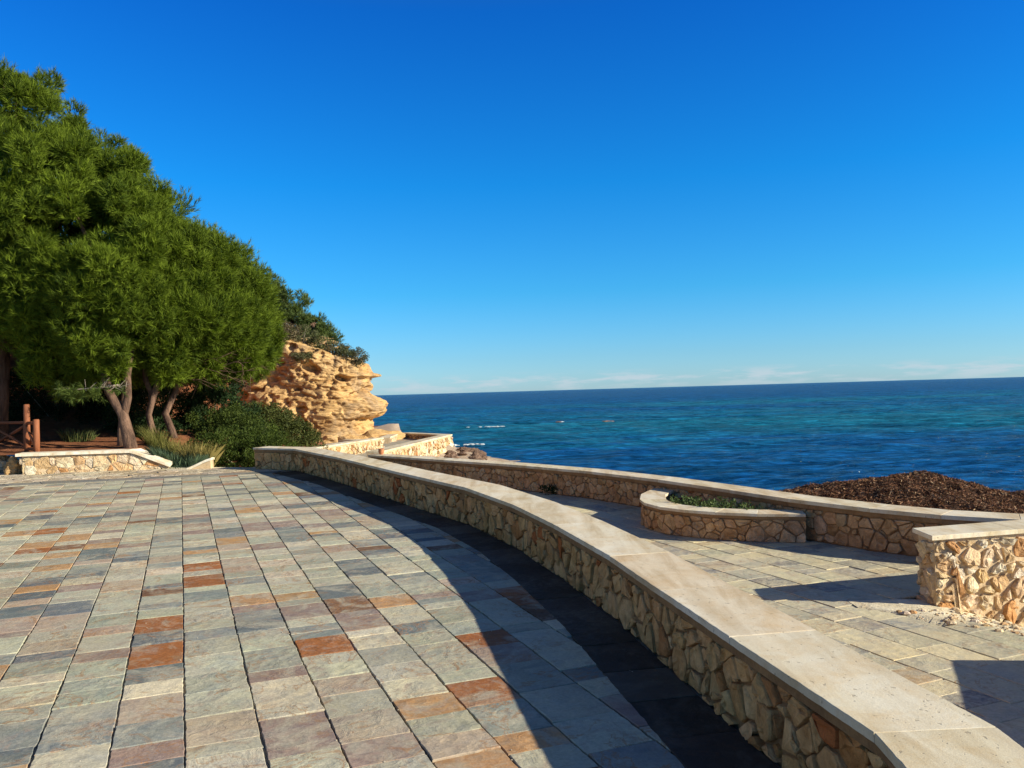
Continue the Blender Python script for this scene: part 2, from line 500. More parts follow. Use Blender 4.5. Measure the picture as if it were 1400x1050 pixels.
def inset(poly, d):
    """inset a CCW polygon by moving vertices along averaged normals"""
    k = len(poly); r = []
    for i in range(k):
        a, b, c = poly[i - 1], poly[i], poly[(i + 1) % k]
        e1 = (b[0] - a[0], b[1] - a[1]); e2 = (c[0] - b[0], c[1] - b[1])
        l1 = math.hypot(*e1) or 1e-9; l2 = math.hypot(*e2) or 1e-9
        n1 = (-e1[1] / l1, e1[0] / l1); n2 = (-e2[1] / l2, e2[0] / l2)
        nx, ny = n1[0] + n2[0], n1[1] + n2[1]
        q = nx * nx + ny * ny
        if q < .2: q = .2
        r.append((b[0] + nx * 2 * d / q, b[1] + ny * 2 * d / q))
    return r

def rough_outline(poly, step, jit):
    """subdivide and jitter the edges"""
    r = []
    k = len(poly)
    for i in range(k):
        a = poly[i]; b = poly[(i + 1) % k]
        l = math.hypot(b[0] - a[0], b[1] - a[1])
        n = max(1, int(l / step))
        for j in range(n):
            t = j / n
            x = a[0] + (b[0] - a[0]) * t; y = a[1] + (b[1] - a[1]) * t
            if jit: x += random.gauss(0, jit); y += random.gauss(0, jit)
            r.append((x, y))
    return r

def slab(mb, poly, zf, thick, bev, col, rnd, tilt=(0, 0, 0), ins=None):
    """a flat slab with a small bevel; zf gives the height of its top"""
    k = len(poly)
    c = centroid(poly)
    inn = inset(poly, bev) if ins is None else ins
    def Z(p): return zf(p[0], p[1]) + tilt[0] + tilt[1] * (p[0] - c[0]) + tilt[2] * (p[1] - c[1])
    V = [(p[0], p[1], Z(p) - thick) for p in poly] + [(p[0], p[1], Z(p) - bev) for p in poly] + [(p[0], p[1], Z(p)) for p in inn]
    F = []
    for i in range(k):
        j = (i + 1) % k
        F.append((i, j, k + j, k + i)); F.append((k + i, k + j, 2 * k + j, 2 * k + i))
    F.append(tuple(range(2 * k, 3 * k)))
    mb.add(V, F, col, rnd)

# ------------------------------------------------------------------ paving
PAL = [((.40, .405, .325), 22), ((.46, .455, .365), 16), ((.33, .345, .285), 14), ((.225, .25, .24), 12), ((.145, .17, .18), 8), ((.40, .33, .265), 8), ((.28, .215, .19), 7), ((.43, .26, .13), 4), ((.30, .12, .045), 3), ((.54, .50, .39), 8), ((.17, .095, .055), 1.2)]
def pick(pal, even=False):
    t = random.uniform(0, sum(p[1] for p in pal))
    for c, wgt in pal:
        t -= wgt
        if t <= 0: break
    if even: return tuple(x * random.uniform(.985, 1.015) for x in c)
    k = random.uniform(.90, 1.10)
    return tuple(max(0, x * k * random.uniform(.97, 1.03)) for x in c)

def seg_clip(poly, line, side):
    """clip a tile against the segment of a polyline nearest to it; side +1 keeps the left of the direction of travel"""
    c = centroid(poly)
    best = None
    for (a, b) in zip(line, line[1:]):
        dx, dy = b[0] - a[0], b[1] - a[1]; l = math.hypot(dx, dy)
        t = max(0, min(1, ((c[0] - a[0]) * dx + (c[1] - a[1]) * dy) / l / l))
        d = math.hypot(c[0] - a[0] - dx * t, c[1] - a[1] - dy * t)
        if best is None or d < best[0] - 1e-6: best = (d, a, dx / l, dy / l)
    d, a, dx, dy = best
    nx, ny = dy, -dx          # right of travel
    if side < 0: nx, ny = -nx, -ny
    return clip_half(poly, a[0], a[1], nx, ny)

def offset_line(line, d):
    r = []
    for i, p in enumerate(line):
        a = line[max(i - 1, 0)]; b = line[min(i + 1, len(line) - 1)]
        dx, dy = b[0] - a[0], b[1] - a[1]; l = math.hypot(dx, dy)
        r.append((p[0] + dy / l * d, p[1] - dx / l * d))     # to the right of travel
    return r

def tile_field(n0, n1, u0, u1, colw, zf, keep, clips, palette, lens, phase, warp=.006):
    """tiles in columns along the joint direction: list of (polygon, colour, random)"""
    tiles = []
    k0 = int(math.floor((n0 - phase) / colw)); k1 = int(math.ceil((n1 - phase) / colw))
    edges = {k: phase + k * colw + random.uniform(-.012, .012) for k in range(k0, k1 + 2)}
    for k in range(k0, k1 + 1):
        a, b = edges[k], edges[k + 1]
        u = u0 + random.uniform(0, .3)
        while u < u1:
            ln = random.choice(lens) * random.uniform(.9, 1.1)
            sk = random.uniform(-.008, .008)
            g = .0048; gu = .0016
            P = []
            for (n_, u_) in ((a + g, u + gu), (b - g, u + gu + sk), (b - g, u + ln - gu + sk), (a + g, u + ln - gu)):
                n_ += random.uniform(-.003, .003)
                P.append((NX * n_ + UX * u_, NY * n_ + UY * u_))
            u += ln
            c = centroid(P)
            if not keep(*c): continue
            for line, side in clips:
                P = seg_clip(P, line, side)
                if len(P) < 3: break
            if len(P) < 3 or abs(area(P)) < .006: continue
            if area(P) < 0: P = P[::-1]
            tiles.append((P, pick(palette), random.random()))
    return tiles

def seen_size(P, zf):
    c = centroid(P)
    d = math.hypot(c[0], c[1])
    if c[1] < .3: return 0
    az = abs(math.atan2(c[0], c[1]))
    s = abs(area(P)) * abs(zf(*c)) / (d ** 3)
    # outside the picture: small
    if c[1] < 1.9 or az > math.radians(34): s *= .001
    return s

def lay(tiles, name, mat, parent, zf, detail=True, bev=.0025, thick=.03, uneven=.0015, most=300):
    tiles = sorted(tiles, key=lambda t: -seen_size(t[0], zf))
    rest = MB()
    for i, (P, c, r) in enumerate(tiles):
        big = i < most
        near = math.hypot(*centroid(P)) < 7
        Q = rough_outline(P, .035 if near else (.09 if big else .2), .0016 if near else (.0012 if big else 0))
        mb = MB() if big else rest
        slab(mb, Q, zf, thick, bev, c, r, (random.gauss(0, uneven), random.gauss(0, .004), random.gauss(0, .004)))
        if big: mb.build(name, mat, parent)
    if rest.f:
        tag(rest.build(name, mat, parent), kind='stuff')

# far edge of the terrace paving and the strip of dark slate that borders it
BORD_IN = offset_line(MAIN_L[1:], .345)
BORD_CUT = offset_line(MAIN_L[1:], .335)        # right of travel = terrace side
FAR_IN = [(-4.62, 15.86), (-6.9, 15.30), (-9.0, 14.75), (-14, 13.2)]
FAR_OUT = [(-4.55, 16.30), (-6.93, 15.68), (-9.35, 15.12), (-14, 13.7)]
def keep_terr(x, y):
    if y > 16.2 or y < -1.4: return False
    if x < -.74 * max(y, 0) - 2.2: return False
    return True
terrace = empty('terrace_paving'); tag(terrace, kind='structure')
bed = MB()
bp = [(-26, -3), (1.25, -3), (1.3, .5), (1.36, 2.8)] + [((a[0] + b[0]) / 2, (a[1] + b[1]) / 2) for a, b in list(zip(MAIN_L, MAIN_R))[10:0:-1]] + [(-5.1, 16.9), (-5.1, 17.12), (-26, 17.12)]
V = [(p[0], p[1], terr(*p) - .012) for p in bp] + [(p[0], p[1], terr(*p) - .5) for p in bp]
k = len(bp)
bed.add(V, [tuple(range(k))] + [(i, k + i, k + (i + 1) % k, (i + 1) % k) for i in range(k)])
bed.build('grout_bed', M_grout_dark, terrace)
clips = [(BORD_CUT, -1), (FAR_IN, 1)]
tt = tile_field(-14, 6, -3, 18, .3205, terr, keep_terr, clips, PAL, [.15, .19, .22, .25, .28, .32, .36, .42], -.0135)
# far line runs right to left: keep below it
lay(tt, 'slate_tile', M_slate, terrace, terr)

# slate border: wall's shade painted into its colour beside the wall, plain grey beyond
SHADED_PAL = [((.046, .039, .032), 5), ((.064, .056, .046), 4), ((.090, .082, .068), 2)]
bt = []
def strip_tiles(A, B, ln, pal, gap=.004, even=False):
    """quads between two polylines that run side by side"""
    res = []
    def resample(Ln, step):
        pts = [Ln[0]]; 
        for a, b in zip(Ln, Ln[1:]):
            l = math.hypot(b[0] - a[0], b[1] - a[1]); n = max(1, round(l / step))
            for j in range(1, n + 1):
                pts.append((a[0] + (b[0] - a[0]) * j / n, a[1] + (b[1] - a[1]) * j / n))
        return pts
    # same number of steps per segment on both lines
    PA, PB = [A[0]], [B[0]]
    for (a0, a1), (b0, b1) in zip(zip(A, A[1:]), zip(B, B[1:])):
        l = math.hypot(a1[0] - a0[0], a1[1] - a0[1]); n = max(1, round(l / ln))
        for j in range(1, n + 1):
            t = j / n
            PA.append((lerp(a0[0], a1[0], t), lerp(a0[1], a1[1], t))); PB.append((lerp(b0[0], b1[0], t), lerp(b0[1], b1[1], t)))
    for i in range(len(PA) - 1):
        q = [PA[i], PA[i + 1], PB[i + 1], PB[i]]
        if area(q) < 0: q = q[::-1]
        q = inset(q, gap)
        res.append((q, pick(pal, even), random.random()))
    return res
faceL = offset_line(MAIN_L, -.03)
def t5(x, y): return terr(x, y) + .004
lay(strip_tiles(BORD_IN[1:], faceL[2:], .55, SHADED_PAL) + strip_tiles([BORD_IN[1], (-4.62, 15.86)], [faceL[2], (-4.26, 16.2)], .55, SHADED_PAL), 'border_slate', M_slate3, terrace, t5, most=60)
GPAL = [((.17, .175, .175), 3), ((.21, .21, .20), 2)]
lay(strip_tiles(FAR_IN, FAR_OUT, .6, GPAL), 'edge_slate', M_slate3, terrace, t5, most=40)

# pale crazy paving beyond the dark line
def voronoi(w, h, s, jit=.42, wvar=.25, gap=.01, aniso=1.0, seedfn=None):
    """weighted Voronoi cells on a w x h sheet: list of CCW polygons"""
    sx, sy = s * aniso, s
    nx, ny = max(1, round(w / sx)), max(1, round(h / sy))
    sx, sy = w / nx, h / ny
    pts = {}
    for i in range(-1, nx + 1):
        for j in range(-1, ny + 1):
            ox = .5 if j % 2 else 0
            pts[(i, j)] = ((i + .5 + ox * .5 + random.uniform(-jit, jit)) * sx, (j + .5 + random.uniform(-jit, jit)) * sy, random.uniform(-wvar, wvar) * sx * sy)
    cells = []
    for i in range(-1, nx + 1):
        for j in range(-1, ny + 1):
            x, y, wt = pts[(i, j)]
            poly = [(gap / 2, gap / 2), (w - gap / 2, gap / 2), (w - gap / 2, h - gap / 2), (gap / 2, h - gap / 2)]
            for di in (-2, -1, 0, 1, 2):
                for dj in (-2, -1, 0, 1, 2):
                    if (di, dj) == (0, 0) or (i + di, j + dj) not in pts: continue
                    X, Y, W = pts[(i + di, j + dj)]
                    dx, dy = X - x, Y - y; d2 = dx * dx + dy * dy
                    if d2 < 1e-9: continue
                    d = math.sqrt(d2)
                    t = .5 + (wt - W) / (2 * d2)
                    t = min(max(t, .05), .95)
                    off = gap / 2 * random.uniform(.6, 1.5)
                    poly = clip_half(poly, x + dx * t - dx / d * off, y + dy * t - dy / d * off, dx / d, dy / d)
                    if len(poly) < 3: break
                if len(poly) < 3: break
            if len(poly) >= 3 and area(poly) > s * s * .06: cells.append(poly)
    return cells

band = empty('pale_stone_band'); tag(band, kind='structure')
mb = MB()
bpoly = [(-3.98, 16.4), (-4.55, 16.30), (-6.93, 15.68), (-9.35, 15.12), (-14, 13.7), (-26, 10), (-26, 18.2), (-10.2, 17.6), (-9.9, 17.1), (-8, 17.55), (-7.1, 17.7), (-5.2, 17.14)]
mb.add([(p[0], p[1], terr(*p) - .008) for p in bpoly], [tuple(range(len(bpoly)))])
mb.build('mortar_bed', M_paleground, band)
cells = []
CP = [((.60, .53, .40), 5), ((.66, .60, .47), 4), ((.52, .43, .30), 2), ((.46, .41, .33), 1)]
for c in voronoi(10.5, 3.2, .33, gap=.012, aniso=1.3):
    q = [(-15 + p[0], 13.9 + p[1]) for p in c]
    cc = centroid(q)
    if cc[1] > 16.7 + max(0, .265 * (cc[0] + 9.95)) * (1 if cc[0] < -7 else .3): continue
    q = seg_clip(q, FAR_OUT, -1)
    if len(q) < 3 or abs(area(q)) < .01: continue
    if cc[0] > -4.7 and cc[1] < 16.9: continue
    cells.append((q, pick(CP), random.random()))
lay(cells, 'paving_stone', M_rough, band, lambda x, y: terr(x, y) + .006, uneven=.003, bev=.006)

# lower walkway
walkway = empty('lower_walkway'); tag(walkway, kind='structure')
seaf = [(p[0] + .05, p[1] + .05) for p in SEA_N]
midm = [((a[0] + b[0]) / 2, (a[1] + b[1]) / 2) for a, b in zip(MAIN_L, MAIN_R)]
wp = midm[::-1] + [(-6.2, 17.3), (-6.3, 26), (-5.0, 36), (-3.0, 36), (-3.4, 24.2)] + seaf + [(9.5, 4), (9.5, -1.5)]
def inside(x, y, poly):
    c = False; k = len(poly)
    for i in range(k):
        (x1, y1), (x2, y2) = poly[i], poly[i - 1]
        if (y1 > y) != (y2 > y) and x < (x2 - x1) * (y - y1) / (y2 - y1) + x1: c = not c
    return c
def verge(x, y):
    d = sm(x, 3.5, 5.0) * sm(y, 6.2, 7.3)
    return WALK + .004 - .34 * d + .035 * noise.noise((x * 5, y * 5, 0)) * sm(d, 0, .2)
mb = MB(); gs = .15
for j in range(int(38 / gs)):
    for i in range(int(16.5 / gs)):
        x = -6.5 + i * gs; y = -1.5 + j * gs
        if inside(x + gs / 2, y + gs / 2, wp):
            q = [(x, y), (x + gs, y), (x + gs, y + gs), (x, y + gs)]
            mb.add([(a, b_, min(WALK - .006, verge(a, b_) - .05) if (a > 3.35 and 5.9 < b_ < 8.2) else WALK - .006) for a, b_ in q], [(0, 1, 2, 3)])
mb.build('sand_bed', M_grout, walkway)
WP = [((.40, .39, .30), 14), ((.48, .45, .33), 10), ((.32, .32, .27), 8), ((.22, .235, .24), 5), ((.15, .16, .175), 5), ((.38, .28, .17), 4), ((.33, .27, .20), 3), ((.56, .50, .34), 8)]
PIER_N = [(3.66, 7.31), (4.61, 7.53), (6.2, 7.9)]
def keep_walk(x, y):
    if y < .8 or y > 24: return False
    if y < 4 and x > 4.6: return False
    if 3.62 < x < 5.2 and 7.0 + (x - 3.6) * .22 < y < 7.75: return False
    if x > 3.3 + (7.0 - y) * 1.15 and y > 6.0 and y < 7.3: return False      # rubble verge by the pier
    return True
wt = tile_field(-2, 9.5, -1, 22, .33, walk, keep_walk, [(MAIN_R, 1), (SEA_N, -1)], WP, [.22, .3, .38, .45, .55], .07, warp=.01)
lay(wt, 'slate_slab', M_slate2, walkway, walk, uneven=.002, bev=.004, thick=.02)

# ------------------------------------------------------------------ stone walls
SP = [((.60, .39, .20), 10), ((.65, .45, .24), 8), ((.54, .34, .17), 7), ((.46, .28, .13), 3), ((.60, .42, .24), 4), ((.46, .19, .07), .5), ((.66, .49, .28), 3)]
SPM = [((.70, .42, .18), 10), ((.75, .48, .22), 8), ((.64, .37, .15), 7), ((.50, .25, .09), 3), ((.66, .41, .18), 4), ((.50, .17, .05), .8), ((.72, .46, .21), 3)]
SPL = [((.74, .58, .36), 10), ((.80, .68, .48), 9), ((.68, .48, .26), 6), ((.62, .36, .16), 2), ((.84, .76, .60), 6)]

def arc(line):
    s = [0]
    for a, b in zip(line, line[1:]): s.append(s[-1] + math.hypot(b[0] - a[0], b[1] - a[1]))
    return s

def along(line, S, u):
    u = max(0, min(S[-1], u))
    i = 0
    while i < len(S) - 2 and S[i + 1] < u: i += 1
    t = (u - S[i]) / (S[i + 1] - S[i])
    a, b = line[i], line[i + 1]
    return a[0] + (b[0] - a[0]) * t, a[1] + (b[1] - a[1]) * t, (b[0] - a[0]), (b[1] - a[1])

def face_stones(line, zb, zt, side, s, pal, gap=.012, proud=.03, rough=.3, jit=.42, wvar=.3, sub=.07, aniso=1.0, rag=.0):
    """cells of rubble masonry on a wall face that follows LINE; side +1: the face looks to the right of travel"""
    S = arc(line)
    H = max(zt(*p) - zb(*p) for p in line)
    res = []
    for poly in voronoi(S[-1], H, s, jit, wvar, gap, aniso):
        k = len(poly)
        # knock the sharpest corners off, break long edges
        Q = []
        for i in range(k):
            a, b, c = poly[i - 1], poly[i], poly[(i + 1) % k]
            la = math.hypot(b[0] - a[0], b[1] - a[1]); lc = math.hypot(c[0] - b[0], c[1] - b[1])
            ra = min(.3, random.uniform(.006, .022) / max(la, 1e-6)); rc = min(.3, random.uniform(.006, .022) / max(lc, 1e-6))
            if min(la, lc) < .02: Q.append(b); continue
            Q.append((b[0] + (a[0] - b[0]) * ra, b[1] + (a[1] - b[1]) * ra))
            Q.append((b[0] + (c[0] - b[0]) * rc, b[1] + (c[1] - b[1]) * rc))
        Q = rough_outline(Q, sub, .0028 + rag)
        c = centroid(Q)
        S_ = math.sqrt(area(poly))
        gx, gy = random.gauss(0, rough * .32), random.gauss(0, rough * .32)
        pr = proud * random.uniform(.35, 1.15)
        col = pick(pal); r = random.random()
        def P3(q, dep):
            x, y, dx, dy = along(line, S, q[0]); l = math.hypot(dx, dy)
            nx, ny = dy / l * side, -dx / l * side
            b_, t_ = zb(x, y), zt(x, y)
            z = b_ + q[1] * (t_ - b_) / H
            return (x + nx * dep, y + ny * dep, z)
        def dp(q, base): return max(-.01, base + gx * (q[0] - c[0]) + gy * (q[1] - c[1]))
        n = len(Q)
        I1 = [(c[0] + (q[0] - c[0]) * .94, c[1] + (q[1] - c[1]) * .94) for q in Q]
        ex, ey = random.uniform(-.25, .25) * S_, random.uniform(-.25, .25) * S_
        I2 = [(c[0] + ex + (q[0] - c[0]) * .62, c[1] + ey + (q[1] - c[1]) * .62) for q in Q]
        V = [P3(q, -.03) for q in Q] + [P3(q, dp(q, pr * .62)) for q in Q] + [P3(q, dp(q, pr * random.uniform(.85, 1.02))) for q in I1] + [P3(q, dp(q, pr + random.gauss(0, .0035 + rough * .010))) for q in I2]
        V.append(P3((c[0] + ex, c[1] + ey), dp((c[0] + ex, c[1] + ey), pr) + random.gauss(0, .003 + rough * .006)))
        F = []
        for a0 in (0, n, 2 * n):
            for i in range(n):
                j = (i + 1) % n
                F.append((a0 + i, a0 + j, a0 + n + j, a0 + n + i))
        for i in range(n): F.append((3 * n + i, 3 * n + (i + 1) % n, 4 * n))
        if side < 0: F = [f[::-1] for f in F]
        m3 = P3(c, 0)
        d = math.sqrt(m3[0] ** 2 + m3[1] ** 2 + m3[2] ** 2)
        az = abs(math.atan2(m3[0], m3[1])); 
        size = area(poly) / d / d * (1 if (az < math.radians(33) and m3[1] > 1.5) else .001)
        res.append((size, V, F, col, r))
    return res

def put_stones(lst, parent, mat, name='stone', most=300):
    lst.sort(key=lambda t: -t[0])
    rest = MB()
    for i, (s_, V, F, c, r) in enumerate(lst):
        mb = MB() if i < most else rest
        mb.add(V, F, c, r)
        if i < most: mb.build(name, mat, parent)
    if rest.f: tag(rest.build(name, mat, parent), kind='stuff')

def core(A, B, zb, zt, name, mat, parent):
    """solid body of a wall between two side lines"""
    ring = list(A) + list(B)[::-1]
    k = len(ring); n = len(A)
    mb = MB()
    V = [(p[0], p[1], zb(*p)) for p in ring] + [(p[0], p[1], zt(*p)) for p in ring]
    F = [(i, (i + 1) % k, k + (i + 1) % k, k + i) for i in range(k)]
    for i in range(n - 1):
        F.append((k + i, k + i + 1, k + k - 2 - i, k + k - 1 - i))
    mb.add(V, F, (1, 1, 1), 0)
    return mb.build(name, mat, parent)

def coping(A, B, zt, thick, parent, ln=1.1, pal=None, name='coping_slab', breaks=None):
    pal = pal or [((.70, .625, .465), 3), ((.71, .64, .48), 3), ((.69, .61, .45), 2)]
    lst = strip_tiles(A, B, ln, pal, .0007, True)
    for q, c, r in lst:
        mb = MB()
        near_ = min(math.hypot(*p_) for p_ in q) < 9
        Q = rough_outline(q, .035 if near_ else .12, .0010 if near_ else .0007)
        slab(mb, Q, zt, thick, .003, c, r, (random.gauss(0, .0007), 0, 0))
        mb.build(name, M_trav, parent)

# --- main wall between terrace and walkway
mw = empty('stone_wall', (-.03, 8, -1.5))
mw.location = (0, 0, 0)
tag(mw, 'long low rubble wall with wide pale coping curving from the foreground to the shrubs', 'wall')
def mtop(x, y): return terr(x, y) + .43
cA = offset_line(MAIN_L, -.055); cB = offset_line(MAIN_R, .04)
core(cA, cB, lambda x, y: -2.3, lambda x, y: mtop(x, y) - .033, 'mortar_core', M_mortar, mw)
fl = offset_line(MAIN_L, -.052)[1:]
# band of mortar below the coping
core(offset_line(MAIN_L, -.022), offset_line(MAIN_L, -.052), lambda x, y: mtop(x, y) - .085, lambda x, y: mtop(x, y) - .036, 'mortar_band', M_mortar, mw)
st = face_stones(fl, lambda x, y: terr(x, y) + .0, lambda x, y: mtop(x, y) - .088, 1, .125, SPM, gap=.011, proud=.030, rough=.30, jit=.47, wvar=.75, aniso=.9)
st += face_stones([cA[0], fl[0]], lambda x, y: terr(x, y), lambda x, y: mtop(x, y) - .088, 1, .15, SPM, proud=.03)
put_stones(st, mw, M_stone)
back = face_stones(offset_line(MAIN_R, .04), lambda x, y: WALK, lambda x, y: mtop(x, y) - .05, -1, .26, SP, proud=.03, sub=.3)
put_stones(back, mw, M_stone, most=0)
coping(MAIN_L, MAIN_R, mtop, .034, mw, ln=2.0)

# --- sea wall
SEA_F = offset_line(SEA_N, -.45)
sw = empty('sea_wall')
tag(sw, 'low curving rubble wall with narrow coping along the sea side of the lower walkway', 'wall')
def stop(x, y): return -1.5
core(offset_line(SEA_N, -.05), offset_line(SEA_N, -.42), lambda x, y: -3.2, lambda x, y: stop(x, y) - .045, 'mortar_core', M_mortar, sw)
core(offset_line(SEA_N, -.02), offset_line(SEA_N, -.05), lambda x, y: -1.5 - .10, lambda x, y: -1.5 - .046, 'mortar_band', M_mortar, sw)
st = face_stones(offset_line(SEA_N, -.048), walk, lambda x, y: -1.5 - .105, 1, .145, SP, gap=.013, proud=.036, rough=.25, jit=.4, wvar=.4, aniso=1.12)
put_stones(st, sw, M_stone)
coping(SEA_N, SEA_F, stop, .045, sw, ln=1.2)

# --- planter
PLO = [(2.25, 13.45), (1.93, 12.75), (1.82, 12.15), (1.83, 11.75), (1.97, 11.32), (2.23, 10.99), (2.58, 10.71), (3.05, 10.48), (3.62, 10.36)]
PLI = offset_line(PLO, -.38)
pl = empty('planter_bed'); 
tag(pl, 'half round stone planter bed with pale rim built against the sea wall', 'planter')
def ptop(x, y): return -1.635
core(offset_line(PLO, -.05), offset_line(PLO, -.35), lambda x, y: -2.1, lambda x, y: -1.635 - .036, 'mortar_core', M_mortar, pl)
core(offset_line(PLO, -.02), offset_line(PLO, -.05), lambda x, y: -1.635 - .075, lambda x, y: -1.635 - .037, 'mortar_band', M_mortar, pl)
put_stones(face_stones(offset_line(PLO, -.048), walk, lambda x, y: -1.635 - .078, 1, .135, SP, gap=.013, proud=.034, rough=.25, wvar=.4, aniso=1.1), pl, M_stone, most=150)
coping(PLO, PLI, ptop, .036, pl, ln=.5)
mb = MB()
sp_ = PLI + [(3.9, 10.6), (3.3, 11.9), (2.6, 13.5)]
mb.add([(p[0], p[1], -1.74) for p in sp_], [tuple(range(len(sp_)))[::-1]])
mb.build('soil', M_soil, pl)

# --- pier wall at the right
def block_wall(name, label, corners, zb, zt, faces, s, pal, mat, copt=.04, over=.02, rough=.8, gap=.03, proud=.05, coreM=None, ln=1.0, most=200, group=None, rag=.004, aniso=1.15):
    """corners: near-left, near-right, far-right, far-left of the coping, ccw from above"""
    e_ = empty(name); tag(e_, label, 'wall', group)
    c = inset(corners, over + proud * .6)
    core([c[0], c[1]], [c[3], c[2]], zb, lambda x, y: zt(x, y) - copt - .001, 'mortar_core', coreM or M_mortar_pale, e_)
    ci = inset(corners, over + proud * .6 - .003)
    lst = []
    for (i, j, sz) in faces:
        lst += face_stones([ci[i], ci[j]], zb, lambda x, y: zt(x, y) - copt - .02, 1, sz, pal, gap=gap, proud=proud, rough=rough, wvar=.5, rag=rag, sub=.04, aniso=aniso)
    put_stones(lst, e_, mat, most=most)
    coping([corners[0], corners[1]], [corners[3], corners[2]], zt, copt, e_, ln=ln)
    return e_
pier = block_wall('end_wall', 'tall pale rubble wall end standing square across the walkway, sunlit stones deep in mortar', [(3.66, 7.31), (6.3, 7.92), (6.2, 8.35), (3.69, 7.735)], lambda x, y: -2.55 if x > 3.9 else -2.05, lambda x, y: -1.38, [(0, 1, .122), (3, 0, .15)], .1, SPL, M_rough, rough=.4, gap=.03, proud=.034, rag=.0015)
block_wall('corner_wall', 'stone wall end at the near side of the beach opening, casting its shade on the walkway', [(3.62, 3.6), (6.5, 3.4), (6.8, 5.3), (4.45, 5.53)], lambda x, y: -2.05, lambda x, y: -1.38, [(0, 1, .2), (3, 0, .2)], .1, SPL, M_rough, rough=.8, most=0)

# rubble verge in front of the end wall
mb = MB()
vg = []
nx_, ny_ = 46, 26
for j in range(ny_):
    for i in range(nx_):
        x = 3.0 + i * .08; y = 5.7 + j * .075
        d = sm(x, 3.5, 5.0) * sm(y, 6.2, 7.3)
        z = WALK + .004 - .34 * d + .035 * noise.noise((x * 5, y * 5, 0)) * sm(d, 0, .2) - (0.05 if (x - 3.3) < (7.0 - y) * 1.15 + .05 else 0)
        vg.append((x, y, z))
F = [(j * nx_ + i, j * nx_ + i + 1, (j + 1) * nx_ + i + 1, (j + 1) * nx_ + i) for j in range(ny_ - 1) for i in range(nx_ - 1)]
mb.add(vg, F)
tag(mb.build('gravel_verge', M_paleground, smooth=True), kind='structure')

def pebble(mb, c, r, col, flat=.6, seg=6):
    V = []; F = []
    a0 = random.uniform(0, 6.28)
    rings = [(-.6, .75), (.1, 1.0), (.75, .6)]
    for h, q in rings:
        for k in range(seg):
            t = a0 + 2 * math.pi * k / seg
            rr = r * q * random.uniform(.75, 1.2)
            V.append((c[0] + math.cos(t) * rr * 1.2, c[1] + math.sin(t) * rr, c[2] + h * r * flat * random.uniform(.8, 1.2)))
    V.append((c[0], c[1], c[2] + r * flat * .95))
    for a in (0, seg):
        for k in range(seg): F.append((a + k, a + (k + 1) % seg, a + seg + (k + 1) % seg, a + seg + k))
    for k in range(seg): F.append((2 * seg + k, 2 * seg + (k + 1) % seg, 3 * seg))
    mb.add(V, F, col, random.random())
mb = MB()
for _ in range(2000):
    x = random.uniform(3.2, 5.6); y = random.uniform(5.9, 7.35) + (x - 3.6) * .2
    if (x - 3.3) < (7.0 - y) * 1.15 - .1 + random.expovariate(2.5): continue
    if y > 7.26 + (x - 3.66) * .23: continue
    d = sm(x, 3.5, 5.0) * sm(y, 6.2, 7.3)
    pebble(mb, (x, y, verge(x, y) + .002), random.choice([.006, .008, .008, .012, .012, .018, .03]) * random.uniform(.7, 1.3), pick(SPL))
tag(mb.build('rubble_chips', M_rough), 'loose pale stone chips along the foot of the end wall', 'rubble', kind='stuff')
mb = MB()
for _ in range(500):       # grit on the terrace
    y = 2 + 12 * random.random() ** 2; x = random.uniform(-.7, .15) * y
    pebble(mb, (x, y, terr(x, y)), random.uniform(.002, .006), (.6, .55, .45), seg=5)
tag(mb.build('grit', M_rough), 'scattered grit lying on the slate terrace', 'grit', kind='stuff')

# --- walls at the far end of the walkway
def far_wall(name, label, A, B, zb, zt, s, pal, side=1, endface=True, thick=.4, mat=M_rough, copt=.05):
    """A,B: ends of the face seen; the body lies to the left of travel A->B when side=1"""
    e_ = empty(name); tag(e_, label, 'wall')
    dx, dy = B[0] - A[0], B[1] - A[1]; l = math.hypot(dx, dy)
    nx, ny = -dy / l * side, dx / l * side
    A2, B2 = (A[0] + nx * thick, A[1] + ny * thick), (B[0] + nx * thick, B[1] + ny * thick)
    core([A, B], [A2, B2], lambda x, y: zb, lambda x, y: zt(x, y) - copt, 'mortar_core', M_mortar_pale, e_)
    lst = face_stones([A, B], lambda x, y: zb, lambda x, y: zt(x, y) - copt - .02, side, s, pal, gap=.03, proud=.045, rough=.8, wvar=.4, sub=.2)
    if endface:
        lst += face_stones([B, B2], lambda x, y: zb, lambda x, y: zt(x, y) - copt - .02, side, s, pal, gap=.03, proud=.045, rough=.8, sub=.2)
    put_stones(lst, e_, mat, most=60)
    o = .03
    ux, uy = dx / l * o, dy / l * o
    P = [(A[0] - nx * o * .9, A[1] - ny * o), (B[0] - nx * o + ux, B[1] - ny * o + uy)]
    Q = [(A2[0] + nx * o, A2[1] + ny * o), (B2[0] + nx * o + ux, B2[1] + ny * o + uy)]
    coping(P, Q, zt, copt, e_, ln=2.0)
    return e_
def zline(A, za, B, zb):
    dx, dy = B[0] - A[0], B[1] - A[1]; l2 = dx * dx + dy * dy
    return lambda x, y: za + (zb - za) * ((x - A[0]) * dx + (y - A[1]) * dy) / l2
A, B = (-3.55, 22.2), (-2.55, 34.2)
far_wall('boundary_wall', 'bright sunlit stone wall running out to the beach beside the water', A, B, -2.6, zline(A, -1.5, B, -1.70), .2, SPL)
A, B = (-5.9, 24.6), (-4.98, 31.6)
far_wall('retaining_wall', 'bright sunlit stone wall at the foot of the cliff behind the shrubs', A, B, -2.3, zline(A, -1.5, B, -1.62), .2, SPL)
A, B = (-5.25, 35.2), (-5.48, 40)
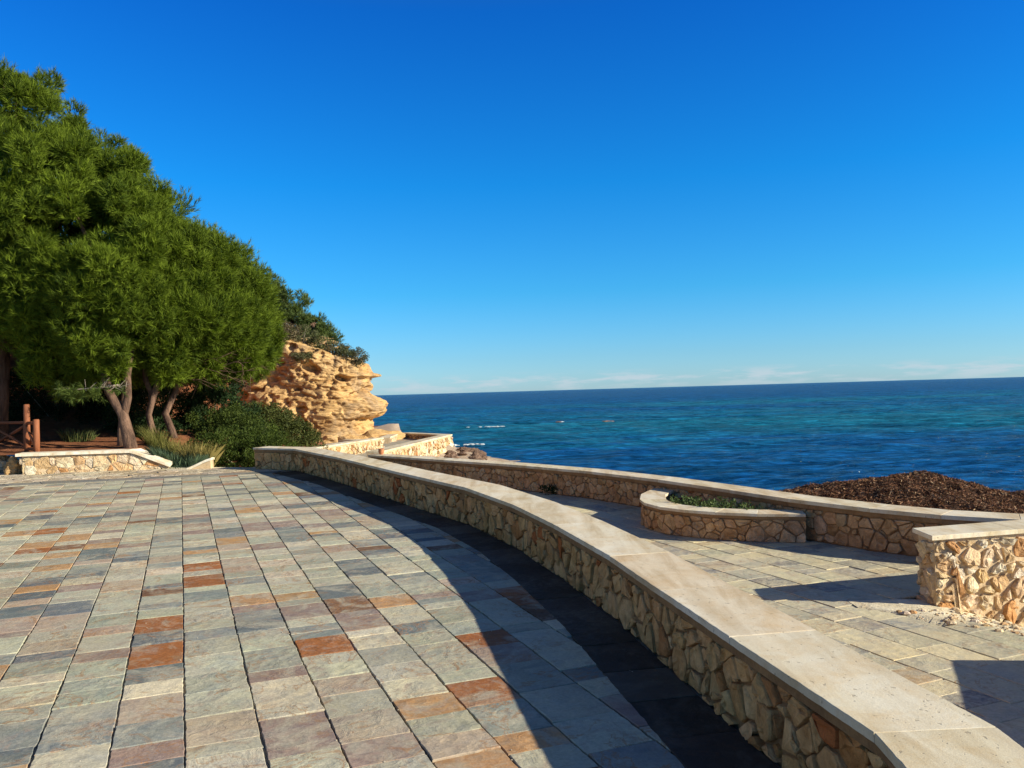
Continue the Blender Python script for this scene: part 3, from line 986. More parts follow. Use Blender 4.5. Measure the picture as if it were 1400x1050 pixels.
far_wall('stub_wall', 'short sunlit wall stub between the cliff foot and the shaded wall', A, B, -2.4, zline(A, -1.78, B, -1.85), .22, SPL, endface=False)
A, B = (-5.4, 40.1), (-3.1, 35.4)
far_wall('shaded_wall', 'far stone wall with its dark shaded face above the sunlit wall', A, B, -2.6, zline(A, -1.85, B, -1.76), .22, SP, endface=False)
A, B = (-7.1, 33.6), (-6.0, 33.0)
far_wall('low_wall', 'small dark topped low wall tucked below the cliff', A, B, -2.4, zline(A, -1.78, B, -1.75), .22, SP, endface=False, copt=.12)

# terracotta pot on the far end of the sea wall
mb = MB()
prof = [(.055, 0), (.085, .05), (.1, .11), (.09, .16), (.105, .175), (.105, .2), (.08, .2), (.075, .12)]
seg = 20; cx, cy, cz = -3.35, 20.95, -1.5
V = [(cx + .75 * r * math.cos(6.2832 * k / seg), cy + .75 * r * math.sin(6.2832 * k / seg), cz + .75 * z) for r, z in prof for k in range(seg)]
F = [(a * seg + k, a * seg + (k + 1) % seg, (a + 1) * seg + (k + 1) % seg, (a + 1) * seg + k) for a in range(len(prof) - 1) for k in range(seg)]
F.append(tuple((len(prof) - 1) * seg + k for k in range(seg)))
mb.add(V, F)
tag(mb.build('clay_pot', M_clay, smooth=True), 'small round terracotta pot standing on the far end of the sea wall coping', 'pot')

# --- low wall at the left of the terrace
lw = empty('terrace_end_wall'); tag(lw, 'short pale stone wall with white coping sloping down at its end, below the pines', 'wall')
A, B, C_ = (-9.95, 16.75), (-7.98, 17.25), (-7.28, 17.43)
def lz(x, y): return interp(x, [(-9.95, -.97), (-7.95, -.99), (-7.22, -1.33)])
LA = [A, B, C_]; LB = [(-10.05, 17.13), (-8.08, 17.63), (-7.36, 17.78)]
lA = [(p[0], p[1] + .03) for p in LA]; lB = [(p[0], p[1] - .03) for p in LB]
core(lA, lB, lambda x, y: -1.6, lambda x, y: lz(x, y) - .06, 'mortar_core', M_mortar_pale, lw)
lst = face_stones(lA, lambda x, y: terr(x, y) - .02, lambda x, y: lz(x, y) - .075, 1, .21, SPL, gap=.014, proud=.018, rough=.15, wvar=.5)
lst += face_stones([(-10.05, 17.13), (-9.95, 16.78)], lambda x, y: terr(x, y), lambda x, y: -1.05, 1, .2, SPL, gap=.02, proud=.04, rough=.6)
put_stones(lst, lw, M_rough)
WH = [((.86, .82, .70), 1)]
coping([(-10.04, 16.69), (-7.98, 17.22)], [(-10.15, 17.13), (-8.08, 17.66)], lz, .06, lw, ln=1.1, pal=WH)
coping([(-7.98, 17.22), (-7.23, 17.41)], [(-8.08, 17.66), (-7.33, 17.83)], lz, .06, lw, ln=1.1, pal=WH)

rw = empty('ramp_wall'); tag(rw, 'tiny low white topped wall wedge in front of the dark shrubs', 'wall')
def rz(x, y): return interp(x, [(-6.75, -1.40), (-6.32, -1.2)])
core([(-6.75, 17.12), (-6.3, 17.2)], [(-6.85, 17.5), (-6.38, 17.6)], lambda x, y: -1.6, lambda x, y: rz(x, y) - .05, 'mortar_core', M_mortar_pale, rw)
coping([(-6.78, 17.1), (-6.28, 17.18)], [(-6.88, 17.52), (-6.36, 17.62)], rz, .05, rw, ln=.6, pal=WH)

# ------------------------------------------------------------------ terrain behind
def forest(x, y):
    left = sm(-7.2 - x, 0, .9)
    wy = 16.75 + .26 * (x + 9.95)
    if -10.1 < x < -6.9 and y < wy + .3: return -1.75
    z = lerp(-1.52, -1.02, left) + .055 * (y - 17) * sm(-6 - x, 0, 2)
    z = min(z, -.9) if y > 30 else z
    z += 3.9 * sm(y, 21.5, 31) * sm(-8.6 - x, 0, 3.6) * (1 - .0 * y)
    if x > -13.2: z = lerp(z, min(z, -2.2), sm(y, 27 + 1.2 * max(0, -9.5 - x), 31 + 1.4 * max(0, -9.5 - x)) )
    if y > 39: z = min(z, 1.8)
    if x > -8.5: z = lerp(z, min(z, -3.4), sm(y, 30, 34))
    z += .25 * sm(-10 - x, 0, 3) * sm(y, 17.5, 20)
    z += (.05 * noise.noise((x * 1.3, y * 1.3, 1)) + .025 * noise.noise((x * 5, y * 5, 3))) * sm(y, 17.1, 18)
    if x > -6.3: z = min(z, lerp(z, -2.05, sm(x, -6.3, -5.6)))
    return z
xs = list(np.concatenate([np.arange(-60, -20, 1.6), np.arange(-20, -5.29, .16)])); ys = list(np.concatenate([np.arange(17.08, 24, .16), np.arange(24, 60, .8)]))
def heightfield(name, xs, ys, fn, mat, **kw):
    V = np.array([(x, y, fn(x, y)) for y in ys for x in xs]); nx = len(xs); ny = len(ys)
    I = np.arange(nx * ny).reshape(ny, nx)
    F = np.stack([I[:-1, :-1], I[:-1, 1:], I[1:, 1:], I[1:, :-1]], -1).reshape(-1, 4)
    return np_mesh(name, V, F, mat, smooth=True, **kw)
tag(heightfield('forest_floor', xs, ys, forest, M_soil), kind='structure')

SHORE = [(14, 2.5), (9.1, 7.5), (7.1, 8.2), (5.6, 9.0), (5.0, 9.4), (4.45, 10.1), (3.9, 11.0), (3.4, 12.1), (2.7, 13.7), (1.6, 15.5), (.3, 17.3), (-1.0, 18.7), (-2.2, 19.9), (-3.3, 21.2), (-3.3, 23.9), (-2.45, 34.3), (-3.0, 36), (-5.4, 40.6), (-6.2, 46)]
def beach(x, y):
    best = 1e9; sd_ = 1
    for a, b in zip(SHORE, SHORE[1:]):
        dx, dy = b[0] - a[0], b[1] - a[1]; l = math.hypot(dx, dy)
        t = max(0, min(1, ((x - a[0]) * dx + (y - a[1]) * dy) / l / l))
        d = math.hypot(x - a[0] - dx * t, y - a[1] - dy * t)
        if d < best:
            best = d; sd_ = (x - a[0]) * dy - (y - a[1]) * dx
    if sd_ < 0:
        return -2.08 if y > 12 else -2.8
    z = -2.55 - .17 * min(best, 9) + .10 * noise.noise((x * .9, y * .9, 4)) + .05 * noise.noise((x * 3, y * 3, 4))
    # rock spur by the far wall
    z += .3 * math.exp(-((x + 1.9) ** 2 / .7 + (y - 32.5) ** 2 / 5))
    return z
tag(heightfield('beach', list(np.arange(-9, 34, .4)), list(np.arange(1, 60, .4)), beach, M_beach), kind='structure')

# rocks of the spur
rocks = empty('shore_rocks'); tag(rocks, 'reddish brown boulders at the tip of the bright beach wall', 'rocks')
def boulder(c, r, mat, parent, name, flat=.6, sd=0):
    import bmesh
    bm = bmesh.new(); bmesh.ops.create_icosphere(bm, subdivisions=3, radius=1)
    for v in bm.verts:
        p = v.co * 1.0
        k = 1 + .55 * noise.noise(p * 1.4 + Vector((sd * 7.1, 0, 0))) + .22 * noise.noise(p * 4 + Vector((sd, 3, 0)))
        v.co = Vector((p.x * r[0] * k, p.y * r[1] * k, p.z * r[2] * k)) + Vector(c)
    me = bpy.data.meshes.new(name); bm.to_mesh(me); bm.free(); me.materials.append(mat)
    at_ = me.attributes.new('tc', 'FLOAT_COLOR', 'FACE'); at_.data.foreach_set('color', [.66, .52, .34, 1] * len(me.polygons))
    return link(bpy.data.objects.new(name, me), parent)
for i in range(26):
    x = random.uniform(-2.5, -1.2); y = 32.3 + random.uniform(-1.2, 1.6)
    r = random.uniform(.10, .22) * (1 - .35 * sm(x, -1.5, .3))
    boulder((x, y, beach(x, y) + r * .1), (r * 1.3, r, r * .7), M_rockdark, rocks, 'boulder', sd=i)
for i, (x, y, r, lb) in enumerate([(8.4, 74, .26, 'small dark rock breaking the surface out at sea'), (4.2, 76, .2, 'low dark rock awash beside a fleck of foam out at sea')]):
    tag(boulder((x, y, -2.98), (r * 1.8, r, r * .55), M_rockdark, None, 'sea_rock', sd=40 + i), lb, 'rock')

# ------------------------------------------------------------------ sea
SEA = -3.0
rows = np.concatenate([14 * (420 / 14) ** (np.arange(0, 561) / 560), 420 * (24000 / 420) ** (np.arange(1, 50) / 49)])
cols = np.tan(np.radians(np.linspace(-58, 62, 440)))
Y = np.repeat(rows[:, None], len(cols), 1); X = rows[:, None] * cols[None, :] * np.where(rows[:, None] < 1e9, 1, 1)
dr = np.gradient(rows)[:, None] * np.ones_like(X)
Z = np.zeros_like(X); DX = np.zeros_like(X); DY = np.zeros_like(X)
for i in range(46):
    lam = .40 * (9 / .40) ** rng.random()
    th = math.radians(-90 + 20 + rng.normal(0, 28))       # towards the shore
    k = 2 * math.pi / lam
    a = .0062 * lam ** .62
    kx, ky = k * math.cos(th), k * math.sin(th)
    ph = rng.random() * 6.28
    fade = np.clip((lam / dr - 2.2) / 2.5, 0, 1)
    arg = kx * X + ky * Y + ph
    Z += a * fade * np.sin(arg)
    DX += a * fade * math.cos(th) * np.cos(arg) * .8; DY += a * fade * math.sin(th) * np.cos(arg) * .8
V = np.stack([X + DX, Y + DY, SEA + Z], -1).reshape(-1, 3)
I = np.arange(len(V)).reshape(X.shape)
F = np.stack([I[:-1, :-1], I[:-1, 1:], I[1:, 1:], I[1:, :-1]], -1).reshape(-1, 4)
tag(np_mesh('sea', V, F, M_sea, smooth=True), kind='structure')

# breaking crest
def foam(name, cx, cy, lx, ly, n, label):
    mb = MB()
    for _ in range(n):
        t = random.gauss(0, .38)
        x = cx + t * lx; y = cy + random.gauss(0, ly) + .35 * math.sin(x * .8)
        r = random.uniform(.05, .22)
        pebble(mb, (x, y, SEA + .07), r, (1, 1, 1), flat=.28, seg=5)
    tag(mb.build(name, M_foam), label, 'foam', kind='stuff')
foam('foam', -1.6, 70, 2.6, .15, 28, 'white line of foam on a breaking wave off the walls')
foam('foam', 4.3, 76.3, .5, .1, 12, 'small fleck of white foam by the submerged rock')
foam('foam', -4.6, 47, 3.4, .5, 30, 'white surf along the far side of the shaded wall')

# ------------------------------------------------------------------ seaweed heap
CR = [(2.5, .3), (3.6, .85), (4.1, 1.12), (4.5, 1.20), (5.2, 1.28), (5.8, 1.36), (6.35, 1.40), (6.75, 1.44), (7.2, 1.38), (7.8, 1.22), (8.4, 1.06), (9.2, 1.0), (11, .95), (14, .8), (18, .3), (20, 0)]
def heap(x, y):
    yc = 14.0 + .1 * (x - 6)
    h = interp(x, CR)
    s_ = 2.6 if y < yc else 1.7
    if x > 7.2: yc -= .5 * (x - 7.2) * .5
    g = math.exp(-((y - yc) / s_) ** 2 * .75)
    z = -3.05 + h * g
    b = sm(h * g, .05, .5)
    z += b * (.10 * noise.noise((x * 1.1, y * 1.1, 9)) + .055 * noise.noise((x * 3.2, y * 3.2, 9)) + .03 * noise.noise((x * 8, y * 8, 9)))
    return z
hp = empty('seaweed_heap'); tag(hp, 'big brown heap of dried seaweed washed up behind the sea wall', 'seaweed', kind='stuff')
M_weedbase = plain_material('seaweed_mat', (.035, .018, .012), (.10, .052, .03), 5, bscale=30, bdist=.04, bstr=1)
hm = heightfield('seaweed_mass', list(np.arange(2.5, 20, .09)), list(np.arange(9, 19, .09)), heap, M_weedbase)
hm.parent = hp; hm['kind'] = 'stuff'
nfl = 190000
fx = rng.uniform(3.2, 12.5, nfl); fy = rng.uniform(10, 17.5, nfl)
fz = np.array([heap(a, b) for a, b in zip(fx, fy)])
keepm = fz > -2.85
fx, fy, fz = fx[keepm], fy[keepm], fz[keepm]; n_ = len(fx)
d1 = rng.normal(size=(n_, 3)); d1[:, 2] *= .45; d1 /= np.linalg.norm(d1, axis=1)[:, None]
d2 = np.cross(d1, rng.normal(size=(n_, 3))); d2 /= np.linalg.norm(d2, axis=1)[:, None]
ln = rng.uniform(.012, .042, n_)[:, None]; wd = rng.uniform(.002, .006, n_)[:, None]
P0 = np.stack([fx, fy, fz + rng.uniform(0, .025, n_)], -1)
V = np.stack([P0 - d1 * ln - d2 * wd, P0 + d1 * ln - d2 * wd, P0 + d1 * ln + d2 * wd, P0 - d1 * ln + d2 * wd], 1).reshape(-1, 3)
F = np.arange(n_ * 4).reshape(-1, 4)
wc = np.array([(.13, .058, .032), (.22, .105, .056), (.33, .19, .105), (.05, .025, .015), (.46, .33, .20)])[rng.choice(5, n_, p=[.32, .3, .18, .14, .06])]
np_mesh('seaweed_blades', V, F, M_weed, hp, col=wc)['kind'] = 'stuff'

# ------------------------------------------------------------------ cliff
PLAN = [(-17.5, 43.5), (-15.2, 41.8), (-13.4, 40.2), (-12.75, 38.9), (-11.9, 38.6), (-10.6, 38.5), (-9.3, 38.3), (-8.2, 38.5), (-7.3, 39.1), (-6.95, 40.0), (-6.95, 41.2), (-7.6, 43), (-9, 46)]
ZT = [(-17.5, 2.3), (-13.4, 2.0), (-12.8, 1.95), (-11.9, 2.35), (-11.4, 2.62), (-10.6, 2.68), (-9.9, 2.46), (-8.8, 2.16), (-7.8, 1.86), (-7.1, 1.55), (-6.9, 1.45)]
NOSE = [(-2.6, 1.1), (-2.05, .75), (-1.85, .25), (-1.7, .12), (-1.45, .0), (-1.15, .02), (-1.05, .35), (-.95, .50), (-.7, .72), (-.5, .80), (-.3, .68), (-.14, .45), (.02, .12), (.1, .02), (.75, .0), (.86, .06), (.93, .42), (1.03, .40), (1.12, .1), (1.5, -.05), (2.0, -.3), (3, -.5)]
S = arc(PLAN); ns, nv, nr = 330, 150, 16
Vc = []
for a in range(ns):
    u = S[-1] * a / (ns - 1)
    x, y, dx, dy = along(PLAN, S, u); l = math.hypot(dx, dy)
    # smooth the outline's corners
    x0, y0, dx0, dy0 = along(PLAN, S, u - .7); x1, y1, dx1, dy1 = along(PLAN, S, u + .7)
    x, y = (x + x0 + x1) / 3, (y + y0 + y1) / 3
    dx, dy = dx + dx0 + dx1, dy + dy0 + dy1; l = math.hypot(dx, dy)
    nx, ny = dy / l, -dx / l
    wn = sm(x, -8.6, -7.3) 
    zt_ = interp(x, ZT) + .12 * noise.noise((u * .9, 3, 0)) + .06 * noise.noise((u * 3, 3, 0))
    for b in range(nv + nr):
        if b < nv:
            z = -2.5 + (zt_ + 2.5) * b / (nv - 1); inw = 0
        else:
            t = (b - nv + 1) / nr; inw = -5.5 * t ** 1.4; z = zt_ + .25 * sm(t, 0, 1) * 2
        off = interp(z, NOSE) * wn if b < nv else interp(zt_, NOSE) * wn
        off += (1 - wn) * .5 * (1 - sm(z, -2.3, 2.4)) 
        px, py = x + nx * (off + inw) * (1 if wn < .5 else 1), y + ny * (off + inw)
        p = Vector((px * .9, py * .9, z * 1.7))
        q = Vector((px * 1.9, py * 1.9, z * 3.6))
        d = .24 * noise.noise(Vector((px * .55, py * .55, z * .6))) + .08 * noise.noise(p) + .06 * noise.noise(q)
        for fq, am, wd in ((Vector((px * .9, py * .9, z * 1.5)), .09, .08), (Vector((px * 2.3 + 5, py * 2.3, z * 3.0)), .06, .10)):
            cr = abs(noise.noise(fq))
            if cr < wd: d -= am * (1 - cr / wd) + .065 * noise.noise(Vector((px * 4, py * 4, z * 6))) + .045 * noise.noise(Vector((px * 9, py * 9, z * 11)))
        lg = noise.noise(Vector((px * .35, py * .35, z * 3.4 + 5)))
        d += .06 * (1 if lg > .08 else 0) * min(1, (lg - .08) * 12 if lg > .08 else 0)
        cav = noise.noise(Vector((px * 1.0 + 9, py * .8, z * 1.8)))
        if cav > .32: d -= min(.4, (cav - .32) * 3.2)
        hc = noise.noise(Vector((px * 3.3, py * 3.3, z * 3.8)))
        honey = sm(-px, 10.6, 11.8) * 1.1 + .55
        if hc > .08: d -= min(.22, (hc - .08) * 1.0) * honey
        if b >= nv: d *= .3
        ztop_n = d if b >= nv else 0
        Vc.append((px + nx * d, py + ny * d, z + (ztop_n)))
V = np.array(Vc); I = np.arange(len(V)).reshape(ns, nv + nr)
F = np.stack([I[:-1, :-1], I[1:, :-1], I[1:, 1:], I[:-1, 1:]], -1).reshape(-1, 4)
cl = np_mesh('cliff', V, F, M_cliff, smooth=False)
tag(cl, 'ochre sandstone cliff with overhanging nose jutting out above the sea', 'cliff', kind='structure')
# fallen blocks at its foot
for i, (x, y, z, r) in enumerate([(-6.2, 38.6, -2.1, .75), (-7.3, 37.6, -2.1, .5), (-5.5, 39.3, -2.2, .6), (-8.3, 37.4, -2.0, .45)]):
    tag(boulder((x, y, z), (r * 1.3, r, r * .6), M_cliff, None, 'fallen_block', sd=70 + i), ['broad pale block fallen at the cliff nose', 'rounded ochre block leaning at the cliff foot by the wall', 'outermost ochre block lying beyond the cliff nose', 'ochre block half hidden behind the dark bush'][i], 'rock', 'blocks fallen at the foot of the cliff')

# ------------------------------------------------------------------ vegetation
def needles(centers, radii, per, nn, length, width, colA, colB, up=.55, seedc=None, squash=1.0, hollow=.55):
    """tufts of needles spread over puffs; returns V, F, colours (numpy)"""
    Cn = np.repeat(np.array(centers, float), per, 0); Rn = np.repeat(np.array(radii, float), per)[:, None]
    m = len(Cn)
    d = rng.normal(size=(m, 3)); d /= np.linalg.norm(d, axis=1)[:, None]
    rad = hollow + (1 - hollow) * rng.random((m, 1))
    P = Cn + d * Rn * rad * np.array([1, 1, squash])
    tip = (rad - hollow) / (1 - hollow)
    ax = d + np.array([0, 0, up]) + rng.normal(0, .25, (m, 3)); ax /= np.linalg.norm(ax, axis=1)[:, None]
    tone = rng.random((m, 1)) * .25 + np.repeat(rng.random((len(centers), 1)), per, 0) * .35 + tip * .4  # outer needles lighter, inner darker: sunlit tips and shaded depth painted in
    Pn = np.repeat(P, nn, 0); An = np.repeat(ax, nn, 0)
    k = len(Pn)
    dir_ = An + rng.normal(0, .40, (k, 3)); dir_ /= np.linalg.norm(dir_, axis=1)[:, None]
    side = np.cross(dir_, rng.normal(size=(k, 3))); side /= np.linalg.norm(side, axis=1)[:, None]
    ln = length * rng.uniform(.7, 1.2, (k, 1)); back = An * length * rng.uniform(-.6, .25, (k, 1))
    b = Pn + back
    V = np.stack([b - side * width, b + side * width, b + dir_ * ln], 1).reshape(-1, 3)
    F = np.arange(k * 3).reshape(-1, 3)
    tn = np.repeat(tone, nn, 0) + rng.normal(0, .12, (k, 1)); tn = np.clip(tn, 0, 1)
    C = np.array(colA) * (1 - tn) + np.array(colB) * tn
    return V, F, C

def crown_puffs(ells, n, r0, r1, zmin, inner=.25, bumps=.12, gaps=False):
    """points over the surface of a union of ellipsoids, plus some inside"""
    pts = []; rad = []
    vol = [e[3] * e[4] + e[4] * e[5] + e[3] * e[5] for e in ells]; tot = sum(vol)
    for e_, v_ in zip(ells, vol):
        m = int(n * v_ / tot)
        for _ in range(m * 3):
            if m <= 0: break
            d = Vector((random.gauss(0, 1), random.gauss(0, 1), random.gauss(0, 1))).normalized()
            f = 1 + bumps * noise.noise(d * 2.3 + Vector((e_[0], e_[1], 0))) * 1.6
            if random.random() < inner: f *= random.uniform(.45, .9)
            p = Vector((e_[0] + d.x * e_[3] * f, e_[1] + d.y * e_[4] * f, e_[2] + d.z * e_[5] * f))
            if p.z < zmin + .35 * noise.noise(p * .8): continue
            bad = gaps and noise.noise(p * .95 + Vector((3, 7, 1))) > .37
            for o_ in ells:
                if o_ is e_: continue
                if ((p.x - o_[0]) / o_[3]) ** 2 + ((p.y - o_[1]) / o_[4]) ** 2 + ((p.z - o_[2]) / o_[5]) ** 2 < .55: bad = True
            if bad:
                if gaps and random.random() < .15: m -= 1
                continue
            pts.append(p); rad.append(random.uniform(r0, r1)); m -= 1
    return pts, rad

def pine(label, base, trunks, ells, zmin, n, r=(.20, .42), per=85, nn=14, length=.155, width=.0066, colA=(.012, .032, .005), colB=(.175, .245, .020), limbs=14, group=None, name='pine_tree', twigs=True):
    t = empty(name); tag(t, label, 'tree', group)
    for pts, rad in trunks:
        mb = MB(); tube(mb, pts, rad, 10, wob=.10)
        mb.build('trunk', M_bark, t, smooth=True)
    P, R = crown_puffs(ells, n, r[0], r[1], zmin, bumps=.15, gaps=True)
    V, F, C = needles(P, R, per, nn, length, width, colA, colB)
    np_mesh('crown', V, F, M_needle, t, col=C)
    # limbs reach from the top of the trunks into the crown
    mb = MB()
    tops = [pts[-1] for pts, _ in trunks]
    idx = list(range(len(P))); random.shuffle(idx)
    for i in idx[:limbs * 3]:
        p = P[i]
        a = Vector(min(tops, key=lambda q: (Vector(q) - p).length))
        m = a.lerp(p, .5) + Vector((random.uniform(-.2, .2), random.uniform(-.2, .2), random.uniform(-.1, .25)))
        tube(mb, [a, a.lerp(m, .6), m, m.lerp(p, .6), p], [.07, .055, .04, .025, .010], 5, cap=False)
    tag(mb.build('branches', M_bark, t), kind='stuff')
    return t

def tr(*pts): return [Vector(p) for p in pts]
PG = 'pines at the head of the terrace'
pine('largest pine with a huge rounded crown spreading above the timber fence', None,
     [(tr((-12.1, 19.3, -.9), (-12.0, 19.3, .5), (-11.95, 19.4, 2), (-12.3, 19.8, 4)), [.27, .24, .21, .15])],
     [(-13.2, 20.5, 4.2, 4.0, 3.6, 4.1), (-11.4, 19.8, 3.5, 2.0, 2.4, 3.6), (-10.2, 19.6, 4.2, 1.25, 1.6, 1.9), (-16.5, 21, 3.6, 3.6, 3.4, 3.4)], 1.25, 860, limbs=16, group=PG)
pine('pine with a reddish double trunk leaning apart right behind the short pale wall', None,
     [(tr((-8.15, 17.75, -1.15), (-8.28, 17.8, -.7), (-8.4, 17.85, -.25), (-8.75, 18.0, .25), (-9.0, 18.2, .9), (-9.1, 18.6, 2.2)), [.15, .125, .115, .095, .085, .07]),
      (tr((-8.4, 17.85, -.35), (-8.3, 17.9, .1), (-8.35, 18.0, .6), (-8.3, 18.3, 1.6)), [.10, .085, .075, .06]),
      (tr((-8.62, 18.2, -1.1), (-8.6, 18.2, -.6), (-8.55, 18.3, .2), (-8.5, 18.6, 1.5)), [.095, .085, .07, .055])],
     [(-9.6, 19.2, 3.2, 2.0, 2.2, 2.75), (-8.7, 18.8, 2.2, 1.5, 1.8, 1.9)], .5, 520, limbs=10, group=PG)
pine('slim pine with one straight pale trunk between the double trunk and the curved one', None,
     [(tr((-8.2, 18.9, -1.35), (-8.22, 18.9, -.7), (-8.3, 18.9, -.3), (-8.2, 18.95, .15), (-8.1, 19, .5), (-7.9, 19.2, 1.3)), [.10, .08, .072, .068, .06, .05]),
      (tr((-8.2, 18.95, .1), (-8.4, 19, .5), (-8.45, 19.1, 1.4)), [.07, .06, .05])],
     [(-7.9, 19.9, 2.3, 1.5, 2.0, 1.65)], .45, 320, limbs=8, group=PG)
pine('slender pine whose curved trunk rises behind the blue green grass clump', None,
     [(tr((-8.0, 19.8, -1.3), (-8.15, 19.8, -.7), (-8.3, 19.8, -.3), (-8.1, 19.9, .2), (-8.0, 20, .7), (-7.6, 20.2, 1.6)), [.09, .08, .075, .07, .06, .05])],
     [(-7.1, 20.6, 2.05, .95, 1.9, 1.4), (-6.75, 20.8, 1.55, .62, 1.4, .75)], .5, 240, limbs=8, group=PG)
# more pines further back make the wood under them dark
pine('dark pine deep in the wood behind the double trunk', None,
     [(tr((-11.5, 24.5, -.3), (-11.4, 24.5, 1.5), (-11.2, 24.5, 3)), [.2, .17, .12])],
     [(-11, 24.5, 3.4, 3.2, 2.6, 2.3), (-9.2, 24.0, 2.6, 1.6, 2.5, 1.5)], 1.2, 230, r=(.4, .7), per=70, limbs=8, group=PG)
pine('dark pine deep in the wood beside the timber fence', None,
     [(tr((-16.5, 24, 0), (-16.4, 24, 2), (-16.2, 24, 3)), [.22, .2, .12])],
     [(-16.5, 24.5, 3.6, 3.5, 3, 2.6)], 1.2, 160, r=(.4, .7), per=70, limbs=8, group=PG)

# low spray of needles hanging in front of the double trunk, with the dead twigs
sp = empty('hanging_branch'); tag(sp, 'low bare branch with sprays of green needles crossing the reddish double trunk', 'branch')
mb = MB()
tube(mb, tr((-8.5, 17.95, .38), (-8.85, 17.7, .33), (-9.3, 17.6, .30), (-9.7, 17.55, .33)), [.025, .02, .014, .008], 6)
for i in range(16):
    a = Vector((random.uniform(-9.6, -8.2), 17.65, .33)); tube(mb, [a, a + Vector((random.uniform(-.25, .25), random.uniform(-.1, .1), random.uniform(-.1, .22)))], [.008, .004], 4)
mb.build('stem', M_twig, sp)
cs = [(random.uniform(-9.75, -8.3), 17.6 + random.uniform(-.12, .12), .25 + random.uniform(-.1, .1)) for _ in range(22)]
V, F, C = needles(cs, [.1] * 22, 9, 12, .13, .005, (.04, .07, .015), (.14, .19, .04), up=.1)
np_mesh('needle_spray', V, F, M_needle, sp, col=C)
mb = MB()
for i in range(70):
    a = Vector((random.uniform(-8.2, -6.4), random.uniform(19.2, 20.8), random.uniform(.5, .95)))
    d = Vector((random.uniform(-.2, 1), random.uniform(-.3, .3), random.uniform(-.35, .3))).normalized() * random.uniform(.3, .8)
    m = a + d * .5 + Vector((0, 0, random.uniform(-.08, .08)))
    tube(mb, [a, m, a + d], [.008, .006, .003], 4, cap=False)
    tube(mb, [m, m + Vector((d.x * .3, random.uniform(-.1, .1), random.uniform(-.2, .2)))], [.006, .003], 4, cap=False)
tag(mb.build('dead_twigs', M_bark), 'tangle of grey dead twigs below the crown beside the cliff', 'twigs', kind='stuff')

def leaves(centers, radii, per, size, colA, colB, hollow=.5, squash=1.0, long=1.6):
    Cn = np.repeat(np.array(centers, float), per, 0); Rn = np.repeat(np.array(radii, float), per)[:, None]
    m = len(Cn)
    d = rng.normal(size=(m, 3)); d /= np.linalg.norm(d, axis=1)[:, None]
    P = Cn + d * Rn * (hollow + (1 - hollow) * rng.random((m, 1))) * np.array([1, 1, squash])
    a = d + rng.normal(0, .7, (m, 3)) + np.array([0, 0, .3]); a /= np.linalg.norm(a, axis=1)[:, None]
    s = np.cross(a, rng.normal(size=(m, 3))); s /= np.linalg.norm(s, axis=1)[:, None]
    z = size * rng.uniform(.6, 1.3, (m, 1))
    V = np.stack([P, P + a * z * long * .5 + s * z * .4, P + a * z * long, P + a * z * long * .5 - s * z * .4], 1).reshape(-1, 3)
    F = np.arange(m * 4).reshape(-1, 4)
    t = np.clip(rng.random((m, 1)) * .8 + np.repeat(rng.random((len(centers), 1)), per, 0) * .3 - .05, 0, 1)
    return V, F, np.array(colA) * (1 - t) + np.array(colB) * t

def shrub(name, label, ells, n, r, per, size, cA, cB, zmin=-9, group=None, cat='shrub', squash=.8):
    t = empty(name); tag(t, label, cat, group)
    P, R = crown_puffs(ells, n, r[0], r[1], zmin, inner=.3, bumps=.25)
    V, F, C = leaves(P, R, per, size, cA, cB, squash=squash)
    np_mesh('foliage', V, F, M_leaf, t, col=C)
    mb = MB()
    e_ = ells[0]; b = Vector((e_[0], e_[1], e_[2] - e_[5]))
    for p in P[::max(1, len(P) // 14)]:
        tube(mb, [b, b.lerp(p, .5) + Vector((0, 0, .05)), p], [.02, .014, .006], 4, cap=False)
    tag(mb.build('stems', M_twig, t), kind='stuff')
    return t
DG, DG2 = (.016, .030, .006), (.05, .085, .022)
shrub('evergreen_bush', 'big dark evergreen bush in front of the ochre cliff', [(-7.5, 25.4, -1.15, 1.05, 1.0, .95), (-8.0, 25.6, -1.1, .7, .9, .7), (-6.7, 25.2, -1.45, .75, .8, .65)], 360, (.14, .26), 130, .042, (.022, .034, .010), (.105, .12, .032))
shrub('evergreen_bush', 'low leafy dark green bush touching the far end of the main wall', [(-5.9, 18.7, -1.35, .65, .6, .5), (-6.6, 18.9, -1.25, .7, .6, .6), (-5.75, 19.4, -1.3, .6, .6, .6)], 300, (.09, .17), 120, .027, DG, (.08, .115, .018))
shrub('evergreen_bush', 'mid green bush behind the low leafy one, in half shade', [(-6.7, 20.6, -1.15, .8, .8, .6), (-7.3, 20.9, -1.0, .8, .8, .7)], 260, (.12, .2), 120, .032, (.018, .034, .008), (.09, .12, .02))
shrub('ivy_bush', 'tall dark bush climbing between the curved trunk and the cliff', [(-8.3, 22.6, -.6, .8, .8, 1.0), (-7.6, 22.8, -1.0, .8, .8, .7)], 300, (.14, .24), 120, .042, (.010, .024, .009), (.04, .075, .022))
shrub('undergrowth_bush', 'shaded bush behind the slim pale trunk', [(-9.5, 22.0, -.2, 1.3, .8, 1.0), (-9.0, 20.6, -.75, .7, .5, .5), (-10.6, 23, 0, 1.2, .8, 1.1)], 330, (.12, .22), 110, .04, (.010, .024, .009), (.04, .07, .02))
shrub('undergrowth_bush', 'shaded bush deep in the wood above the red soil bank', [(-12.2, 22.8, .1, 1.8, .8, 1.2)], 260, (.14, .24), 100, .04, (.008, .018, .007), (.025, .045, .015))
